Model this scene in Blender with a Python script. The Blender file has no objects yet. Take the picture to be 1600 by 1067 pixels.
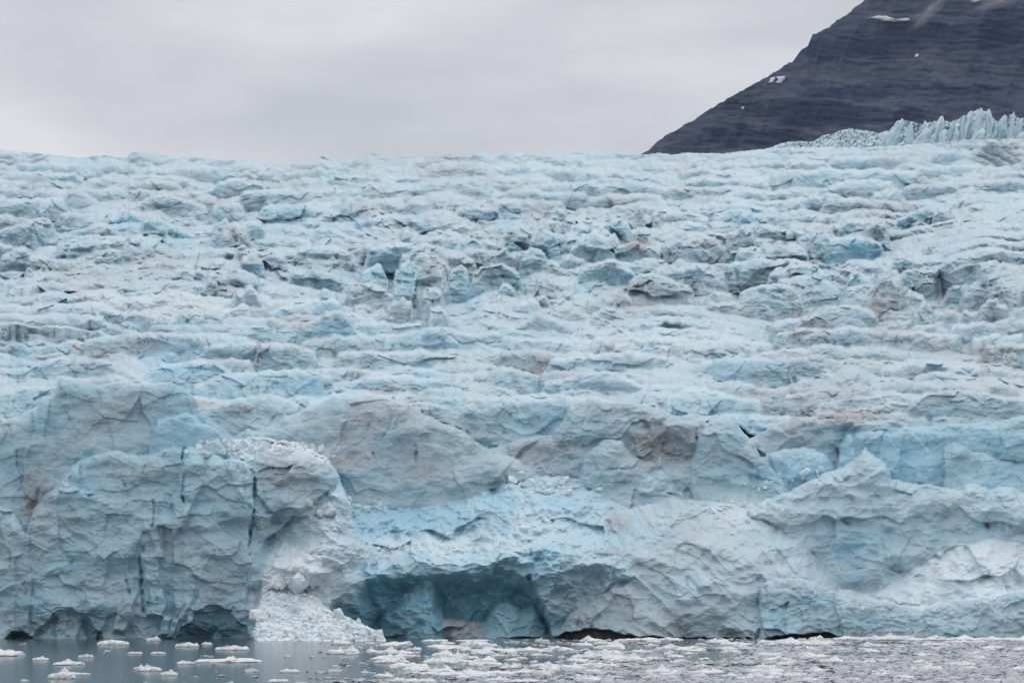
import bpy, math, random
import numpy as np
from mathutils import Vector

# ------------------------------------------------------------------ scene, camera, world, sun, exposure
C = bpy.context.scene.collection
scene = bpy.context.scene
F = 4587.0            # focal length in photo pixels (1600 wide)
EYE = 8.0             # deck height above the water
HAZE = 0.000024         # density of the air
HZ = 905.5            # photo row of the sea horizon

cam_d = bpy.data.cameras.new('camera')
cam = bpy.data.objects.new('camera', cam_d)
C.objects.link(cam)
cam.location = (0, 0, EYE)
cam.rotation_euler = (math.radians(90), 0, 0)
cam_d.sensor_width = 36.0
cam_d.lens = 36.0 * F / 1600.0
cam_d.shift_y = (HZ - 533.5) / 1600.0
cam_d.clip_start = 1.0
cam_d.clip_end = 60000.0
scene.camera = cam

SUN_EL, SUN_AZ = math.radians(58), math.radians(25)
world = bpy.data.worlds.new("World")
scene.world = world
world.use_nodes = True
nt = world.node_tree
nt.nodes.clear()
N = nt.nodes.new
out = N('ShaderNodeOutputWorld'); bg = N('ShaderNodeBackground')
sky = N('ShaderNodeTexSky'); sky.sky_type = 'NISHITA'; sky.sun_disc = False
sky.sun_elevation = SUN_EL; sky.sun_rotation = SUN_AZ
tc = N('ShaderNodeTexCoord')
mp = N('ShaderNodeMapping'); mp.inputs['Scale'].default_value = (5.0, 5.0, 17.0)
mp.inputs['Location'].default_value = (3.1, 0.4, 2.3)
nz = N('ShaderNodeTexNoise'); nz.inputs['Scale'].default_value = 1.0; nz.inputs['Detail'].default_value = 5.0; nz.inputs['Roughness'].default_value = 0.5
cr = N('ShaderNodeValToRGB')
cr.color_ramp.elements[0].position = 0.36; cr.color_ramp.elements[0].color = (0.61, 0.62, 0.665, 1)
cr.color_ramp.elements[1].position = 0.60; cr.color_ramp.elements[1].color = (0.865, 0.865, 0.88, 1)
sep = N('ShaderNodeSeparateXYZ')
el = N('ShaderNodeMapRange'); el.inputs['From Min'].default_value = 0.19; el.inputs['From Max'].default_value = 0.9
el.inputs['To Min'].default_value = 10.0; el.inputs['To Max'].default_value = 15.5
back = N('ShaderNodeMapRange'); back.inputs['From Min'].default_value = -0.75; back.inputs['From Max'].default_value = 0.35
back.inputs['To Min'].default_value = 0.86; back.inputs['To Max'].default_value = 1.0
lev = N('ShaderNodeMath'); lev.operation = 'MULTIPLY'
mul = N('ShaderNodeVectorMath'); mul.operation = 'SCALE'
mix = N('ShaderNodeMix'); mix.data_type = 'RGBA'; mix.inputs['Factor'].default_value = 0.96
L = nt.links.new
L(tc.outputs['Generated'], mp.inputs['Vector']); L(mp.outputs['Vector'], nz.inputs['Vector'])
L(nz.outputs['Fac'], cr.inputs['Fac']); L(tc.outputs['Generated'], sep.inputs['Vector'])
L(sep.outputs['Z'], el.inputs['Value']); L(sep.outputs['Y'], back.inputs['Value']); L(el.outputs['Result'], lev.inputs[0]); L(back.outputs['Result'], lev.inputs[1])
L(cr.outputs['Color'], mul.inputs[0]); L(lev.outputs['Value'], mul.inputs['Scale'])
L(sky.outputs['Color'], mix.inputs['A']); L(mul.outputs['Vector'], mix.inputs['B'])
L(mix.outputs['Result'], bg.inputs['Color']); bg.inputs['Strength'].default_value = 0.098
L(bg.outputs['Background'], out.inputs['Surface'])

sun_d = bpy.data.lights.new('sun', 'SUN')
sun_d.energy = 0.55; sun_d.angle = math.radians(25); sun_d.color = (1.0, 0.97, 0.93)
sun = bpy.data.objects.new('sun', sun_d); C.objects.link(sun)
sd = Vector((math.sin(SUN_AZ) * math.cos(SUN_EL), math.cos(SUN_AZ) * math.cos(SUN_EL), math.sin(SUN_EL)))
sun.rotation_euler = sd.to_track_quat('Z', 'Y').to_euler()
sun.location = (0, 0, 200)

scene.view_settings.view_transform = 'Standard'
scene.view_settings.look = 'None'
scene.view_settings.exposure = 0.0
scene.view_settings.gamma = 1.0
scene.cycles.max_bounces = 6
scene.cycles.diffuse_bounces = 3
scene.cycles.glossy_bounces = 3
scene.cycles.transmission_bounces = 2

# ------------------------------------------------------------------ helpers: noise
f4 = np.float32
_rng = np.random.RandomState(11)
PERM = np.concatenate([_rng.permutation(1024)] * 3).astype(np.int32)
_a = np.linspace(0, 2 * np.pi, 1024, endpoint=False)
GX, GY = np.cos(_a).astype(f4), np.sin(_a).astype(f4)
RND = _rng.rand(4, 1024).astype(f4)

def perlin(x, y, seed=0):
    x = np.asarray(x, f4); y = np.asarray(y, f4)
    xi = np.floor(x); yi = np.floor(y)
    xf = x - xi; yf = y - yi
    xi = (xi.astype(np.int64) & 1023).astype(np.int32); yi = ((yi.astype(np.int64) + 131 * seed) & 1023).astype(np.int32)
    u = xf * xf * xf * (xf * (xf * 6 - 15) + 10); v = yf * yf * yf * (yf * (yf * 6 - 15) + 10)
    x1 = (xi + 1) & 1023; y1 = (yi + 1) & 1023
    s = (seed * 37) & 1023
    pa = PERM[xi + s]; pb = PERM[x1 + s]
    def g(p, yy, dx, dy):
        h = PERM[p + yy]
        return GX[h] * dx + GY[h] * dy
    a = g(pa, yi, xf, yf); b = g(pb, yi, xf - 1, yf)
    c = g(pa, y1, xf, yf - 1); d = g(pb, y1, xf - 1, yf - 1)
    a = a + u * (b - a); c = c + u * (d - c)
    return (a + v * (c - a)) * f4(1.5)

def fbm(x, y, seed, octv=4, gain=0.5):
    r = 0; a = 1.0
    for o in range(octv):
        r = r + a * perlin(x * 2 ** o, y * 2 ** o, seed + o); a *= gain
    return r

def ridged(x, y, seed, octv=3, gain=0.5):
    r = 0; a = 1.0
    for o in range(octv):
        n = 1 - np.abs(perlin(x * 2 ** o, y * 2 ** o, seed + o)) * 1.6
        r = r + a * n; a *= gain
    return r

def facets(x, y, seed, tilt=0.6):
    """cellular blocks: each cell is a randomly tilted plane; returns (height, edge distance, cell random)"""
    x = np.asarray(x, f4); y = np.asarray(y, f4)
    xi = np.floor(x).astype(np.int32); yi = np.floor(y).astype(np.int32)
    best = np.full(x.shape, 9, f4); second = np.full(x.shape, 9, f4)
    hgt = np.zeros(x.shape, f4); rid = np.zeros(x.shape, f4)
    for dx in (-1, 0, 1):
        for dy in (-1, 0, 1):
            cx = xi + dx; cy = yi + dy
            h = PERM[PERM[(cx + seed * 57) & 1023] + (cy & 1023)]
            px = cx + RND[0][h]; py = cy + RND[1][h]
            ddx = x - px; ddy = y - py
            d = ddx * ddx + ddy * ddy
            m = d < best
            second = np.where(m, best, np.minimum(second, d))
            ang = RND[2][h] * 6.2832
            hh = (np.cos(ang) * ddx + np.sin(ang) * ddy) * tilt + (RND[3][h] - 0.5)
            hgt = np.where(m, hh, hgt); rid = np.where(m, RND[3][h], rid)
            best = np.where(m, d, best)
    return hgt, np.sqrt(second) - np.sqrt(best), rid

def sstep(a, b, x):
    t = np.clip((x - a) / (b - a), 0, 1)
    return t * t * (3 - 2 * t)

# ------------------------------------------------------------------ helpers: objects
def tag(o, label=None, cat=None, group=None, kind=None):
    if label: o['label'] = label
    if cat: o['category'] = cat
    if group: o['group'] = group
    if kind: o['kind'] = kind
    return o

def empty(name, loc, parent=None):
    o = bpy.data.objects.new(name, None); C.objects.link(o)
    o.location = loc; o.empty_display_size = 1.0
    if parent: o.parent = parent
    return o

def mesh_np(name, co, faces, mat, attr=None, smooth=True, parent=None, loc=None):
    """co (n,3), faces (m,3|4); attr dict name -> (n,4) float colours"""
    me = bpy.data.meshes.new(name)
    co = np.ascontiguousarray(co, f4); faces = np.ascontiguousarray(faces, np.int32)
    k = faces.shape[1]
    me.vertices.add(len(co)); me.vertices.foreach_set('co', co.ravel())
    me.loops.add(faces.size); me.loops.foreach_set('vertex_index', faces.ravel())
    me.polygons.add(len(faces))
    me.polygons.foreach_set('loop_start', np.arange(0, faces.size, k, dtype=np.int32))
    me.polygons.foreach_set('use_smooth', np.full(len(faces), smooth, dtype=bool))
    me.update(calc_edges=True)
    if attr:
        for an, av in attr.items():
            a = me.attributes.new(an, 'FLOAT_COLOR', 'POINT')
            a.data.foreach_set('color', np.ascontiguousarray(av, f4).ravel())
    me.materials.append(mat)
    o = bpy.data.objects.new(name, me); C.objects.link(o)
    if parent: o.parent = parent
    if loc: o.location = loc
    return o

def grid_faces(nr, nc):
    i = np.arange(nr * nc, dtype=np.int32).reshape(nr, nc)
    return np.stack([i[:-1, :-1], i[:-1, 1:], i[1:, 1:], i[1:, :-1]], -1).reshape(-1, 4)

def split_parts(co, faces, fid, names, mat, attr, parent):
    """one mesh object per face id"""
    res = {}
    for k, nm in names.items():
        fs = faces[fid == k]
        if len(fs) == 0: continue
        used, inv = np.unique(fs, return_inverse=True)
        o = mesh_np(nm, co[used], inv.reshape(fs.shape), mat, {a: v[used] for a, v in attr.items()}, True, parent)
        res[k] = o
    return res

# ------------------------------------------------------------------ materials
def new_mat(name):
    m = bpy.data.materials.new(name); m.use_nodes = True
    t = m.node_tree; t.nodes.clear()
    o = t.nodes.new('ShaderNodeOutputMaterial'); p = t.nodes.new('ShaderNodeBsdfPrincipled')
    t.links.new(p.outputs['BSDF'], o.inputs['Surface'])
    return m, t, p

def mixc(t, fac, a, b, blend='MIX'):
    n = t.nodes.new('ShaderNodeMix'); n.data_type = 'RGBA'; n.blend_type = blend
    for inp, v in (('Factor', fac), ('A', a), ('B', b)):
        if isinstance(v, (float, int)): n.inputs[inp].default_value = v
        elif isinstance(v, tuple): n.inputs[inp].default_value = v + (1.0,)
        else: t.links.new(v, n.inputs[inp])
    return n.outputs['Result']

def math_n(t, op, a, b=None, c=None, clamp=False):
    n = t.nodes.new('ShaderNodeMath'); n.operation = op; n.use_clamp = clamp
    for i, v in enumerate((a, b, c)):
        if v is None: continue
        if isinstance(v, (float, int)): n.inputs[i].default_value = v
        else: t.links.new(v, n.inputs[i])
    return n.outputs[0]

def noise_n(t, vec, scale, detail=4, rough=0.55, sc3=None):
    if sc3:
        m = t.nodes.new('ShaderNodeMapping'); m.inputs['Scale'].default_value = sc3
        t.links.new(vec, m.inputs['Vector']); vec = m.outputs['Vector']
    n = t.nodes.new('ShaderNodeTexNoise'); n.inputs['Scale'].default_value = scale
    n.inputs['Detail'].default_value = detail; n.inputs['Roughness'].default_value = rough
    t.links.new(vec, n.inputs['Vector'])
    return n.outputs['Fac']

def maprange(t, v, a, b, c, d):
    n = t.nodes.new('ShaderNodeMapRange')
    n.inputs['From Min'].default_value = a; n.inputs['From Max'].default_value = b
    n.inputs['To Min'].default_value = c; n.inputs['To Max'].default_value = d
    t.links.new(v, n.inputs['Value'])
    return n.outputs['Result']

def make_ice():
    m, t, p = new_mat('glacier_ice')
    geo = t.nodes.new('ShaderNodeNewGeometry'); pos = geo.outputs['Position']
    at = t.nodes.new('ShaderNodeAttribute'); at.attribute_name = 'ice'
    s = t.nodes.new('ShaderNodeSeparateColor'); t.links.new(at.outputs['Color'], s.inputs['Color'])
    n1 = noise_n(t, pos, 0.35, 6, 0.6)
    n2 = noise_n(t, pos, 1.3, 5, 0.65, (1.0, 1.0, 2.2))
    n3 = noise_n(t, pos, 0.12, 3, 0.5)
    # weathered crust, slightly warm to slightly cool in large patches
    base = mixc(t, maprange(t, n3, 0.35, 0.65, 0, 1), (0.405, 0.595, 0.685), (0.51, 0.62, 0.68))
    base = mixc(t, maprange(t, n1, 0.3, 0.7, 0, 1), base, (0.60, 0.705, 0.76))
    bl = math_n(t, 'MULTIPLY', s.outputs[0], maprange(t, n1, 0.25, 0.7, 0.75, 1.15), clamp=True)
    col = mixc(t, bl, base, (0.34, 0.595, 0.725))
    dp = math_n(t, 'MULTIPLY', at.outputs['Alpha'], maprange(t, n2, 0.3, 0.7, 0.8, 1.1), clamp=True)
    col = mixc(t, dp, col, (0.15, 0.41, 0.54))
    dn = math_n(t, 'MULTIPLY', s.outputs[1], maprange(t, n2, 0.32, 0.66, 0.35, 1.35), clamp=True)
    dirt = mixc(t, maprange(t, n3, 0.4, 0.6, 0, 1), (0.20, 0.19, 0.19), (0.30, 0.25, 0.24))
    col = mixc(t, dn, col, dirt)
    sn = math_n(t, 'MULTIPLY', s.outputs[2], maprange(t, n2, 0.3, 0.6, 0.75, 1.1), clamp=True)
    col = mixc(t, sn, col, (0.79, 0.865, 0.905))
    t.links.new(col, p.inputs['Base Color'])
    p.inputs['Roughness'].default_value = 0.55
    p.inputs['Specular IOR Level'].default_value = 0.3
    h = math_n(t, 'ADD', noise_n(t, pos, 0.9, 8, 0.68, (1.0, 1.0, 1.5)), math_n(t, 'MULTIPLY', noise_n(t, pos, 4.0, 4, 0.6), 0.25))
    b = t.nodes.new('ShaderNodeBump'); b.inputs['Strength'].default_value = 0.35; b.inputs['Distance'].default_value = 0.45
    t.links.new(h, b.inputs['Height']); t.links.new(b.outputs['Normal'], p.inputs['Normal'])
    return m
ICE = make_ice()

def make_floe_mat(name, c1, c2, foot):
    m, t, p = new_mat(name)
    oi = t.nodes.new('ShaderNodeObjectInfo'); geo = t.nodes.new('ShaderNodeNewGeometry')
    pos = geo.outputs['Position']
    n1 = noise_n(t, pos, 1.2, 5, 0.6)
    col = mixc(t, maprange(t, n1, 0.3, 0.7, 0, 1), c1, c2)
    col = mixc(t, maprange(t, oi.outputs['Random'], 0, 1, 0, 0.22), col, (0.70, 0.62, 0.60))
    sp = t.nodes.new('ShaderNodeSeparateXYZ'); t.links.new(pos, sp.inputs['Vector'])
    col = mixc(t, maprange(t, sp.outputs['Z'], 0.02, 0.16, 0.75, 0.0), col, foot)   # wet, clearer ice at the waterline
    t.links.new(col, p.inputs['Base Color']); p.inputs['Roughness'].default_value = 0.5
    b = t.nodes.new('ShaderNodeBump'); b.inputs['Strength'].default_value = 0.5; b.inputs['Distance'].default_value = 0.15
    t.links.new(noise_n(t, pos, 3.5, 6, 0.65), b.inputs['Height']); t.links.new(b.outputs['Normal'], p.inputs['Normal'])
    return m
FLOE = make_floe_mat('floe_ice', (0.72, 0.76, 0.79), (0.84, 0.85, 0.86), (0.42, 0.52, 0.56))
BRASH = make_floe_mat('brash', (0.36, 0.385, 0.42), (0.50, 0.515, 0.55), (0.27, 0.31, 0.345))

def make_rubble():
    m, t, p = new_mat('fallen_ice')
    geo = t.nodes.new('ShaderNodeNewGeometry'); pos = geo.outputs['Position']
    n1 = noise_n(t, pos, 0.5, 5, 0.6)
    col = mixc(t, maprange(t, n1, 0.35, 0.65, 0, 1), (0.66, 0.78, 0.84), (0.88, 0.905, 0.92))
    t.links.new(col, p.inputs['Base Color']); p.inputs['Roughness'].default_value = 0.55
    b = t.nodes.new('ShaderNodeBump'); b.inputs['Strength'].default_value = 0.6; b.inputs['Distance'].default_value = 0.3
    t.links.new(noise_n(t, pos, 2.2, 6, 0.65), b.inputs['Height']); t.links.new(b.outputs['Normal'], p.inputs['Normal'])
    return m
RUBBLE = make_rubble()

def make_water():
    m, t, p = new_mat('fjord_water')
    geo = t.nodes.new('ShaderNodeNewGeometry'); pos = geo.outputs['Position']
    p.inputs['Base Color'].default_value = (0.045, 0.075, 0.085, 1)
    p.inputs['Roughness'].default_value = 0.12; p.inputs['IOR'].default_value = 1.33
    h = math_n(t, 'ADD', noise_n(t, pos, 0.45, 4, 0.6, (0.5, 1.0, 1.0)), math_n(t, 'MULTIPLY', noise_n(t, pos, 2.5, 3, 0.5, (0.6, 1.0, 1.0)), 0.3))
    b = t.nodes.new('ShaderNodeBump'); b.inputs['Strength'].default_value = 0.35; b.inputs['Distance'].default_value = 0.10
    t.links.new(h, b.inputs['Height']); t.links.new(b.outputs['Normal'], p.inputs['Normal'])
    return m
WATER = make_water()

def make_rock():
    m, t, p = new_mat('mountain_rock')
    geo = t.nodes.new('ShaderNodeNewGeometry'); pos = geo.outputs['Position']
    at = t.nodes.new('ShaderNodeAttribute'); at.attribute_name = 'rock'
    s = t.nodes.new('ShaderNodeSeparateColor'); t.links.new(at.outputs['Color'], s.inputs['Color'])
    n1 = noise_n(t, pos, 0.010, 6, 0.65, (0.5, 0.5, 2.5))
    n2 = noise_n(t, pos, 0.05, 5, 0.7, (0.4, 0.4, 2.0))
    col = mixc(t, maprange(t, n1, 0.35, 0.65, 0, 1), (0.046, 0.066, 0.120), (0.070, 0.086, 0.135))
    col = mixc(t, math_n(t, 'MULTIPLY', s.outputs[0], maprange(t, n2, 0.3, 0.6, 0.7, 1.1), clamp=True), col, (0.004, 0.016, 0.064))
    col = mixc(t, math_n(t, 'MULTIPLY', s.outputs[1], maprange(t, n2, 0.35, 0.65, 0.3, 1.0), clamp=True), col, (0.105, 0.115, 0.150))
    t.links.new(col, p.inputs['Base Color']); p.inputs['Roughness'].default_value = 0.9
    p.inputs['Specular IOR Level'].default_value = 0.1
    b = t.nodes.new('ShaderNodeBump'); b.inputs['Strength'].default_value = 0.6; b.inputs['Distance'].default_value = 7.0
    t.links.new(noise_n(t, pos, 0.06, 8, 0.7, (0.5, 0.5, 1.6)), b.inputs['Height']); t.links.new(b.outputs['Normal'], p.inputs['Normal'])
    return m
ROCK = make_rock()
SNOW, _t, _p = new_mat('old_snow')
_p.inputs['Base Color'].default_value = (0.62, 0.63, 0.68, 1); _p.inputs['Roughness'].default_value = 0.7

# ------------------------------------------------------------------ setting: water
def fin(*a): pass
wv = np.array([(-9000, -3000, 0), (9000, -3000, 0), (9000, 9000, 0), (-9000, 9000, 0)], f4)
water = mesh_np('water', wv, np.array([[0, 1, 2, 3]]), WATER, None, False)
tag(water, kind='structure')

# ------------------------------------------------------------------ the mountain behind the glacier
def lerp(pts, x):
    p = np.array(pts, f4)
    return np.interp(x, p[:, 0], p[:, 1]).astype(f4)

M_CREST = [(900, 330), (1005, 240), (1020, 228), (1040, 212), (1050, 207), (1080, 190), (1110, 170), (1145, 150), (1170, 136), (1190, 125),
           (1220, 108), (1240, 93), (1250, 82), (1262, 72), (1270, 55), (1290, 45), (1320, 25), (1345, 6), (1375, -14), (1450, -50),
           (1560, -95), (1700, -130), (2300, -150), (2150, -140), (2400, -60)]
MD = 4200.0
def mountain_depth(px, py):
    """distance of the mountain face along its slope, with strata ledges"""
    h = (360 - py)                     # rows above the hidden foot
    w = perlin(px / 60.0, py / 60.0, 3) * 6 + perlin(px / 22.0, py / 22.0, 4) * 2.5
    d = MD + h * 1.15
    hh = h + w + 0.05 * (px - 1300)
    for per, amp, sd in ((34.0, 20.0, 5), (9.0, 4.5, 9)):
        ph = hh / per
        d = d - amp * (ph - np.floor(ph) - 0.5) * np.clip(0.45 + 1.3 * perlin(px / 80.0, np.floor(ph) * 3.7, sd), 0, 2)
    g = ridged(px / 40.0 + py / 160.0, py / 190.0, 21, 3)
    d = d - 9 * g + 2.5 * fbm(px / 26.0, py / 9.0, 31, 3)
    return d

def build_mountain():
    px = np.arange(890, 2400, 1.7).astype(f4); nc = len(px)
    crest = lerp(M_CREST, px) + perlin(px / 14.0, px * 0, 2) * 3.5 + perlin(px / 4.2, px * 0, 6) * 1.6
    nr = 330
    v = np.linspace(0, 1, nr).astype(f4)[:, None]
    bot = 400.0
    py = bot + (crest[None, :] - bot) * v
    PX = np.broadcast_to(px, py.shape)
    D = mountain_depth(PX, py)
    X = (PX - 800) / F * D; Z = EYE + (HZ - py) / F * D
    # the far side: same crest falling away behind
    nb = 14
    vb = np.linspace(0.0, 1, nb + 1).astype(f4)[1:, None]
    Xb = np.broadcast_to(X[-1], (nb, nc)) + 0 * vb; Db = D[-1] + vb * 900; Zb = Z[-1] * (1 - vb) - 20 * vb
    X = np.vstack([X, Xb]); D = np.vstack([D, Db]); Z = np.vstack([Z, Zb])
    steep = np.zeros_like(D); dD = np.abs(np.gradient(D, axis=0)) / (np.abs(np.gradient(Z, axis=0)) + 0.1)
    steep = sstep(1.0, 0.25, dD)
    talus = sstep(0.1, 0.5, fbm(X / 140.0 + Z / 200, Z / 90.0, 41, 3))
    PXm = 800 + X / D * F; PYm = HZ - (Z - EYE) / D * F
    hhm = PYm - .06 * (PXm - 1300) + 5 * perlin(PXm / 60, PYm / 60, 43)
    bandm = sstep(.05, .35, perlin(PXm / 120, hhm / 13.0, 44) + .45 * perlin(PXm / 26, hhm / 5.0, 45))
    fine = sstep(.2, .6, perlin(PXm / 50, hhm / 3.2, 46)) * .6
    gul = sstep(.75, 1.0, 1 - np.abs(perlin((PXm + .5 * PYm) / 16, PYm / 120, 47))) * .5
    wxm = PXm + 14 * perlin(PXm / 30, PYm / 14, 48) + 6 * perlin(PXm / 9, PYm / 6, 50); wym = PYm + 8 * perlin(PXm / 30, PYm / 14, 49) + 3 * perlin(PXm / 9, PYm / 5, 51)
    crag = np.zeros_like(D)
    for cx, cy, rx, ry in ((1320, 78, 110, 20), (1420, 55, 110, 26), (1335, 146, 80, 12), (1290, 180, 90, 24), (1500, 138, 110, 7), (1565, 50, 45, 45), (1170, 215, 90, 18), (1440, 110, 18, 4), (1400, 178, 60, 10), (1520, 108, 16, 8), (1160, 160, 40, 4), (1700, 90, 120, 30)):
        crag = np.maximum(crag, np.clip(1.3 - ((wxm - cx) / rx) ** 2 - ((wym - cy) / ry) ** 2, 0, 1))
    bandm = np.clip(crag * (.85 + .4 * bandm) + .15 * bandm, 0, 1); fine = fine * (.4 + .6 * crag)
    steep = np.clip(steep * .35 + bandm * .9 + fine * .5, 0, 1); talus = np.clip((.25 + talus * .6) * (1 - bandm) + gul * .3, 0, 1)
    att = np.stack([steep, talus, 0 * D, 0 * D], -1).reshape(-1, 4)
    o = mesh_np('mountain', np.stack([X, D, Z], -1).reshape(-1, 3), grid_faces(nr + nb, nc), ROCK, {'rock': att}, True)
    tag(o, kind='structure')
build_mountain()

def snow_patch(label, poly):
    """an irregular drift lying on the mountainside, half a metre to two metres thick"""
    p = np.array(poly, f4)
    dens = []
    for i in range(len(p)):
        a, b = p[i], p[(i + 1) % len(p)]
        for k in range(5): dens.append(a + (b - a) * k / 5.0)
    p = np.array(dens, f4); p += np.stack([perlin(p[:, 0] / 2.3, p[:, 1] / 2.3, 61), perlin(p[:, 0] / 2.3, p[:, 1] / 2.3, 62)], -1) * 0.7
    c = p.mean(0); n = len(p)
    rows = []
    for s, off in ((1.0, 4.0), (0.97, -3.0), (0.7, -5.0), (0.35, -6.0), (0.02, -6.0)):
        q = c + (p - c) * s
        D = mountain_depth(q[:, 0], q[:, 1]) + off
        rows.append(np.stack([(q[:, 0] - 800) / F * D, D, EYE + (HZ - q[:, 1]) / F * D], -1))
    co = np.concatenate(rows); fs = []
    for r in range(len(rows) - 1):
        for i in range(n): fs.append((r * n + i, r * n + (i + 1) % n, (r + 1) * n + (i + 1) % n, (r + 1) * n + i))
    o = mesh_np('snow_patch', co, np.array(fs), SNOW, None, True)
    tag(o, label, 'snow patch', 'old snow patches on the mountain')
snow_patch('long white snow patch on a ledge near the top of the dark mountain', [(1357, 28), (1370, 25), (1385, 25), (1400, 30), (1422, 29), (1420, 33), (1400, 35), (1378, 33), (1366, 29)])
snow_patch('wider of two side by side snow remnants beside the mountain skyline', [(1212, 120), (1228, 119), (1226, 125), (1220, 131), (1211, 130), (1216, 125)])
snow_patch('narrow snow remnant at the left of its wider twin near the skyline', [(1204, 122), (1212, 120), (1208, 129), (1200, 131)])
snow_patch('tiny snow speck below the two twin snow remnants', [(1158, 168), (1162, 167), (1163, 171), (1159, 172)])
snow_patch('faint grey snow streak in a gully high above the ice pinnacles', [(1429, 88), (1432, 84), (1436, 86), (1432, 91)])
snow_patch('small snow scrap at the top edge of the mountain among cloud', [(1515, 2), (1530, -1), (1534, 1), (1522, 5)])

def cloud_wisp():
    m = bpy.data.materials.new('cloud_shred'); m.use_nodes = True
    t = m.node_tree; t.nodes.clear()
    o_ = t.nodes.new('ShaderNodeOutputMaterial'); pv = t.nodes.new('ShaderNodeVolumePrincipled')
    tcn = t.nodes.new('ShaderNodeTexCoord')
    ln = t.nodes.new('ShaderNodeVectorMath'); ln.operation = 'LENGTH'; t.links.new(tcn.outputs['Object'], ln.inputs[0])
    fall = maprange(t, ln.outputs['Value'], 0.25, 0.95, 1.0, 0.0)
    n = noise_n(t, tcn.outputs['Object'], 1.6, 4, .6)
    den = math_n(t, 'MULTIPLY', math_n(t, 'MULTIPLY', fall, maprange(t, n, .42, .62, 0, 1)), .035)
    pv.inputs['Color'].default_value = (.95, .95, .97, 1)
    t.links.new(den, pv.inputs['Density']); t.links.new(pv.outputs['Volume'], o_.inputs['Volume'])
    for lb, cx, cy, rx, ry, ang in (('thin grey cloud shred trailing diagonally past the long snow patch on the mountain', 1448, 22, 52, 13, .72), ('faint cloud shred clinging to the mountain at the top right corner', 1560, 3, 50, 12, .25)):
        nu, nv_ = 20, 12
        u_ = np.linspace(0, 2 * np.pi, nu, endpoint=False); w_ = np.linspace(.02, np.pi - .02, nv_)
        g_ = np.array([(np.sin(b) * np.cos(a), np.sin(b) * np.sin(a), np.cos(b)) for b in w_ for a in u_], f4)
        fs = [(r * nu + k, (r + 1) * nu + k, (r + 1) * nu + (k + 1) % nu, r * nu + (k + 1) % nu) for r in range(nv_ - 1) for k in range(nu)]
        o = mesh_np('cloud_wisp', g_, np.array(fs), m, None, True)
        Dp = float(mountain_depth(np.array([cx], f4), np.array([cy], f4))[0]) - 45
        o.location = ((cx - 800) / F * Dp, Dp, EYE + (HZ - cy) / F * Dp); o.scale = (rx, 22, ry); o.rotation_euler = (0, -ang, 0)
        tag(o, lb, 'cloud')
cloud_wisp()

# ------------------------------------------------------------------ the glacier: traced lines (photo rows and columns give the directions, distances make it solid)
SKY = [(-700, 236), (0, 234), (60, 240), (90, 243), (120, 247), (150, 244), (160, 243), (176, 244), (181, 247), (200, 246), (203, 239), (215, 238), (240, 241), (275, 246), (295, 245),
       (340, 250), (390, 252), (440, 258), (455, 257), (485, 256), (494, 249), (503, 243), (512, 248), (520, 251), (537, 254), (545, 250), (562, 248), (570, 242), (586, 238),
       (600, 242), (608, 246), (640, 246), (690, 244), (705, 241), (715, 245), (738, 245), (742, 239), (750, 235), (758, 236), (765, 243), (780, 244), (795, 237), (830, 237),
       (838, 243), (850, 243), (858, 241), (870, 242), (905, 239), (920, 237), (935, 235), (950, 238), (975, 241), (1000, 242), (1030, 239), (1050, 242), (1070, 239), (1130, 240),
       (1165, 236), (1200, 232), (1250, 230), (1330, 231), (1400, 228), (1440, 225), (1500, 219), (1560, 217), (1600, 217), (2300, 214)]
FRONT_TOP = [(-700, 640), (-120, 655), (0, 662), (28, 652), (58, 636), (65, 622), (85, 615), (95, 592), (120, 595), (150, 604), (180, 598), (230, 600), (265, 598), (285, 605),
             (300, 620), (312, 634), (335, 662), (365, 684), (385, 670), (400, 673), (430, 665), (450, 652), (465, 648), (480, 637), (500, 628), (520, 622), (560, 618), (600, 620),
             (625, 626), (650, 640), (670, 652), (700, 665), (720, 672), (735, 685), (750, 697), (770, 700), (800, 692), (820, 684), (860, 680), (874, 668), (884, 650), (890, 632),
             (920, 625), (960, 628), (1000, 631), (1040, 645), (1095, 655), (1110, 655), (1130, 650), (1145, 652), (1155, 665), (1185, 682), (1210, 662), (1240, 650), (1300, 655),
             (1395, 658), (1420, 667), (1500, 662), (1560, 659), (1600, 650), (1750, 640), (2300, 650)]
D_A, D_B = 450.0, 800.0

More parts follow.
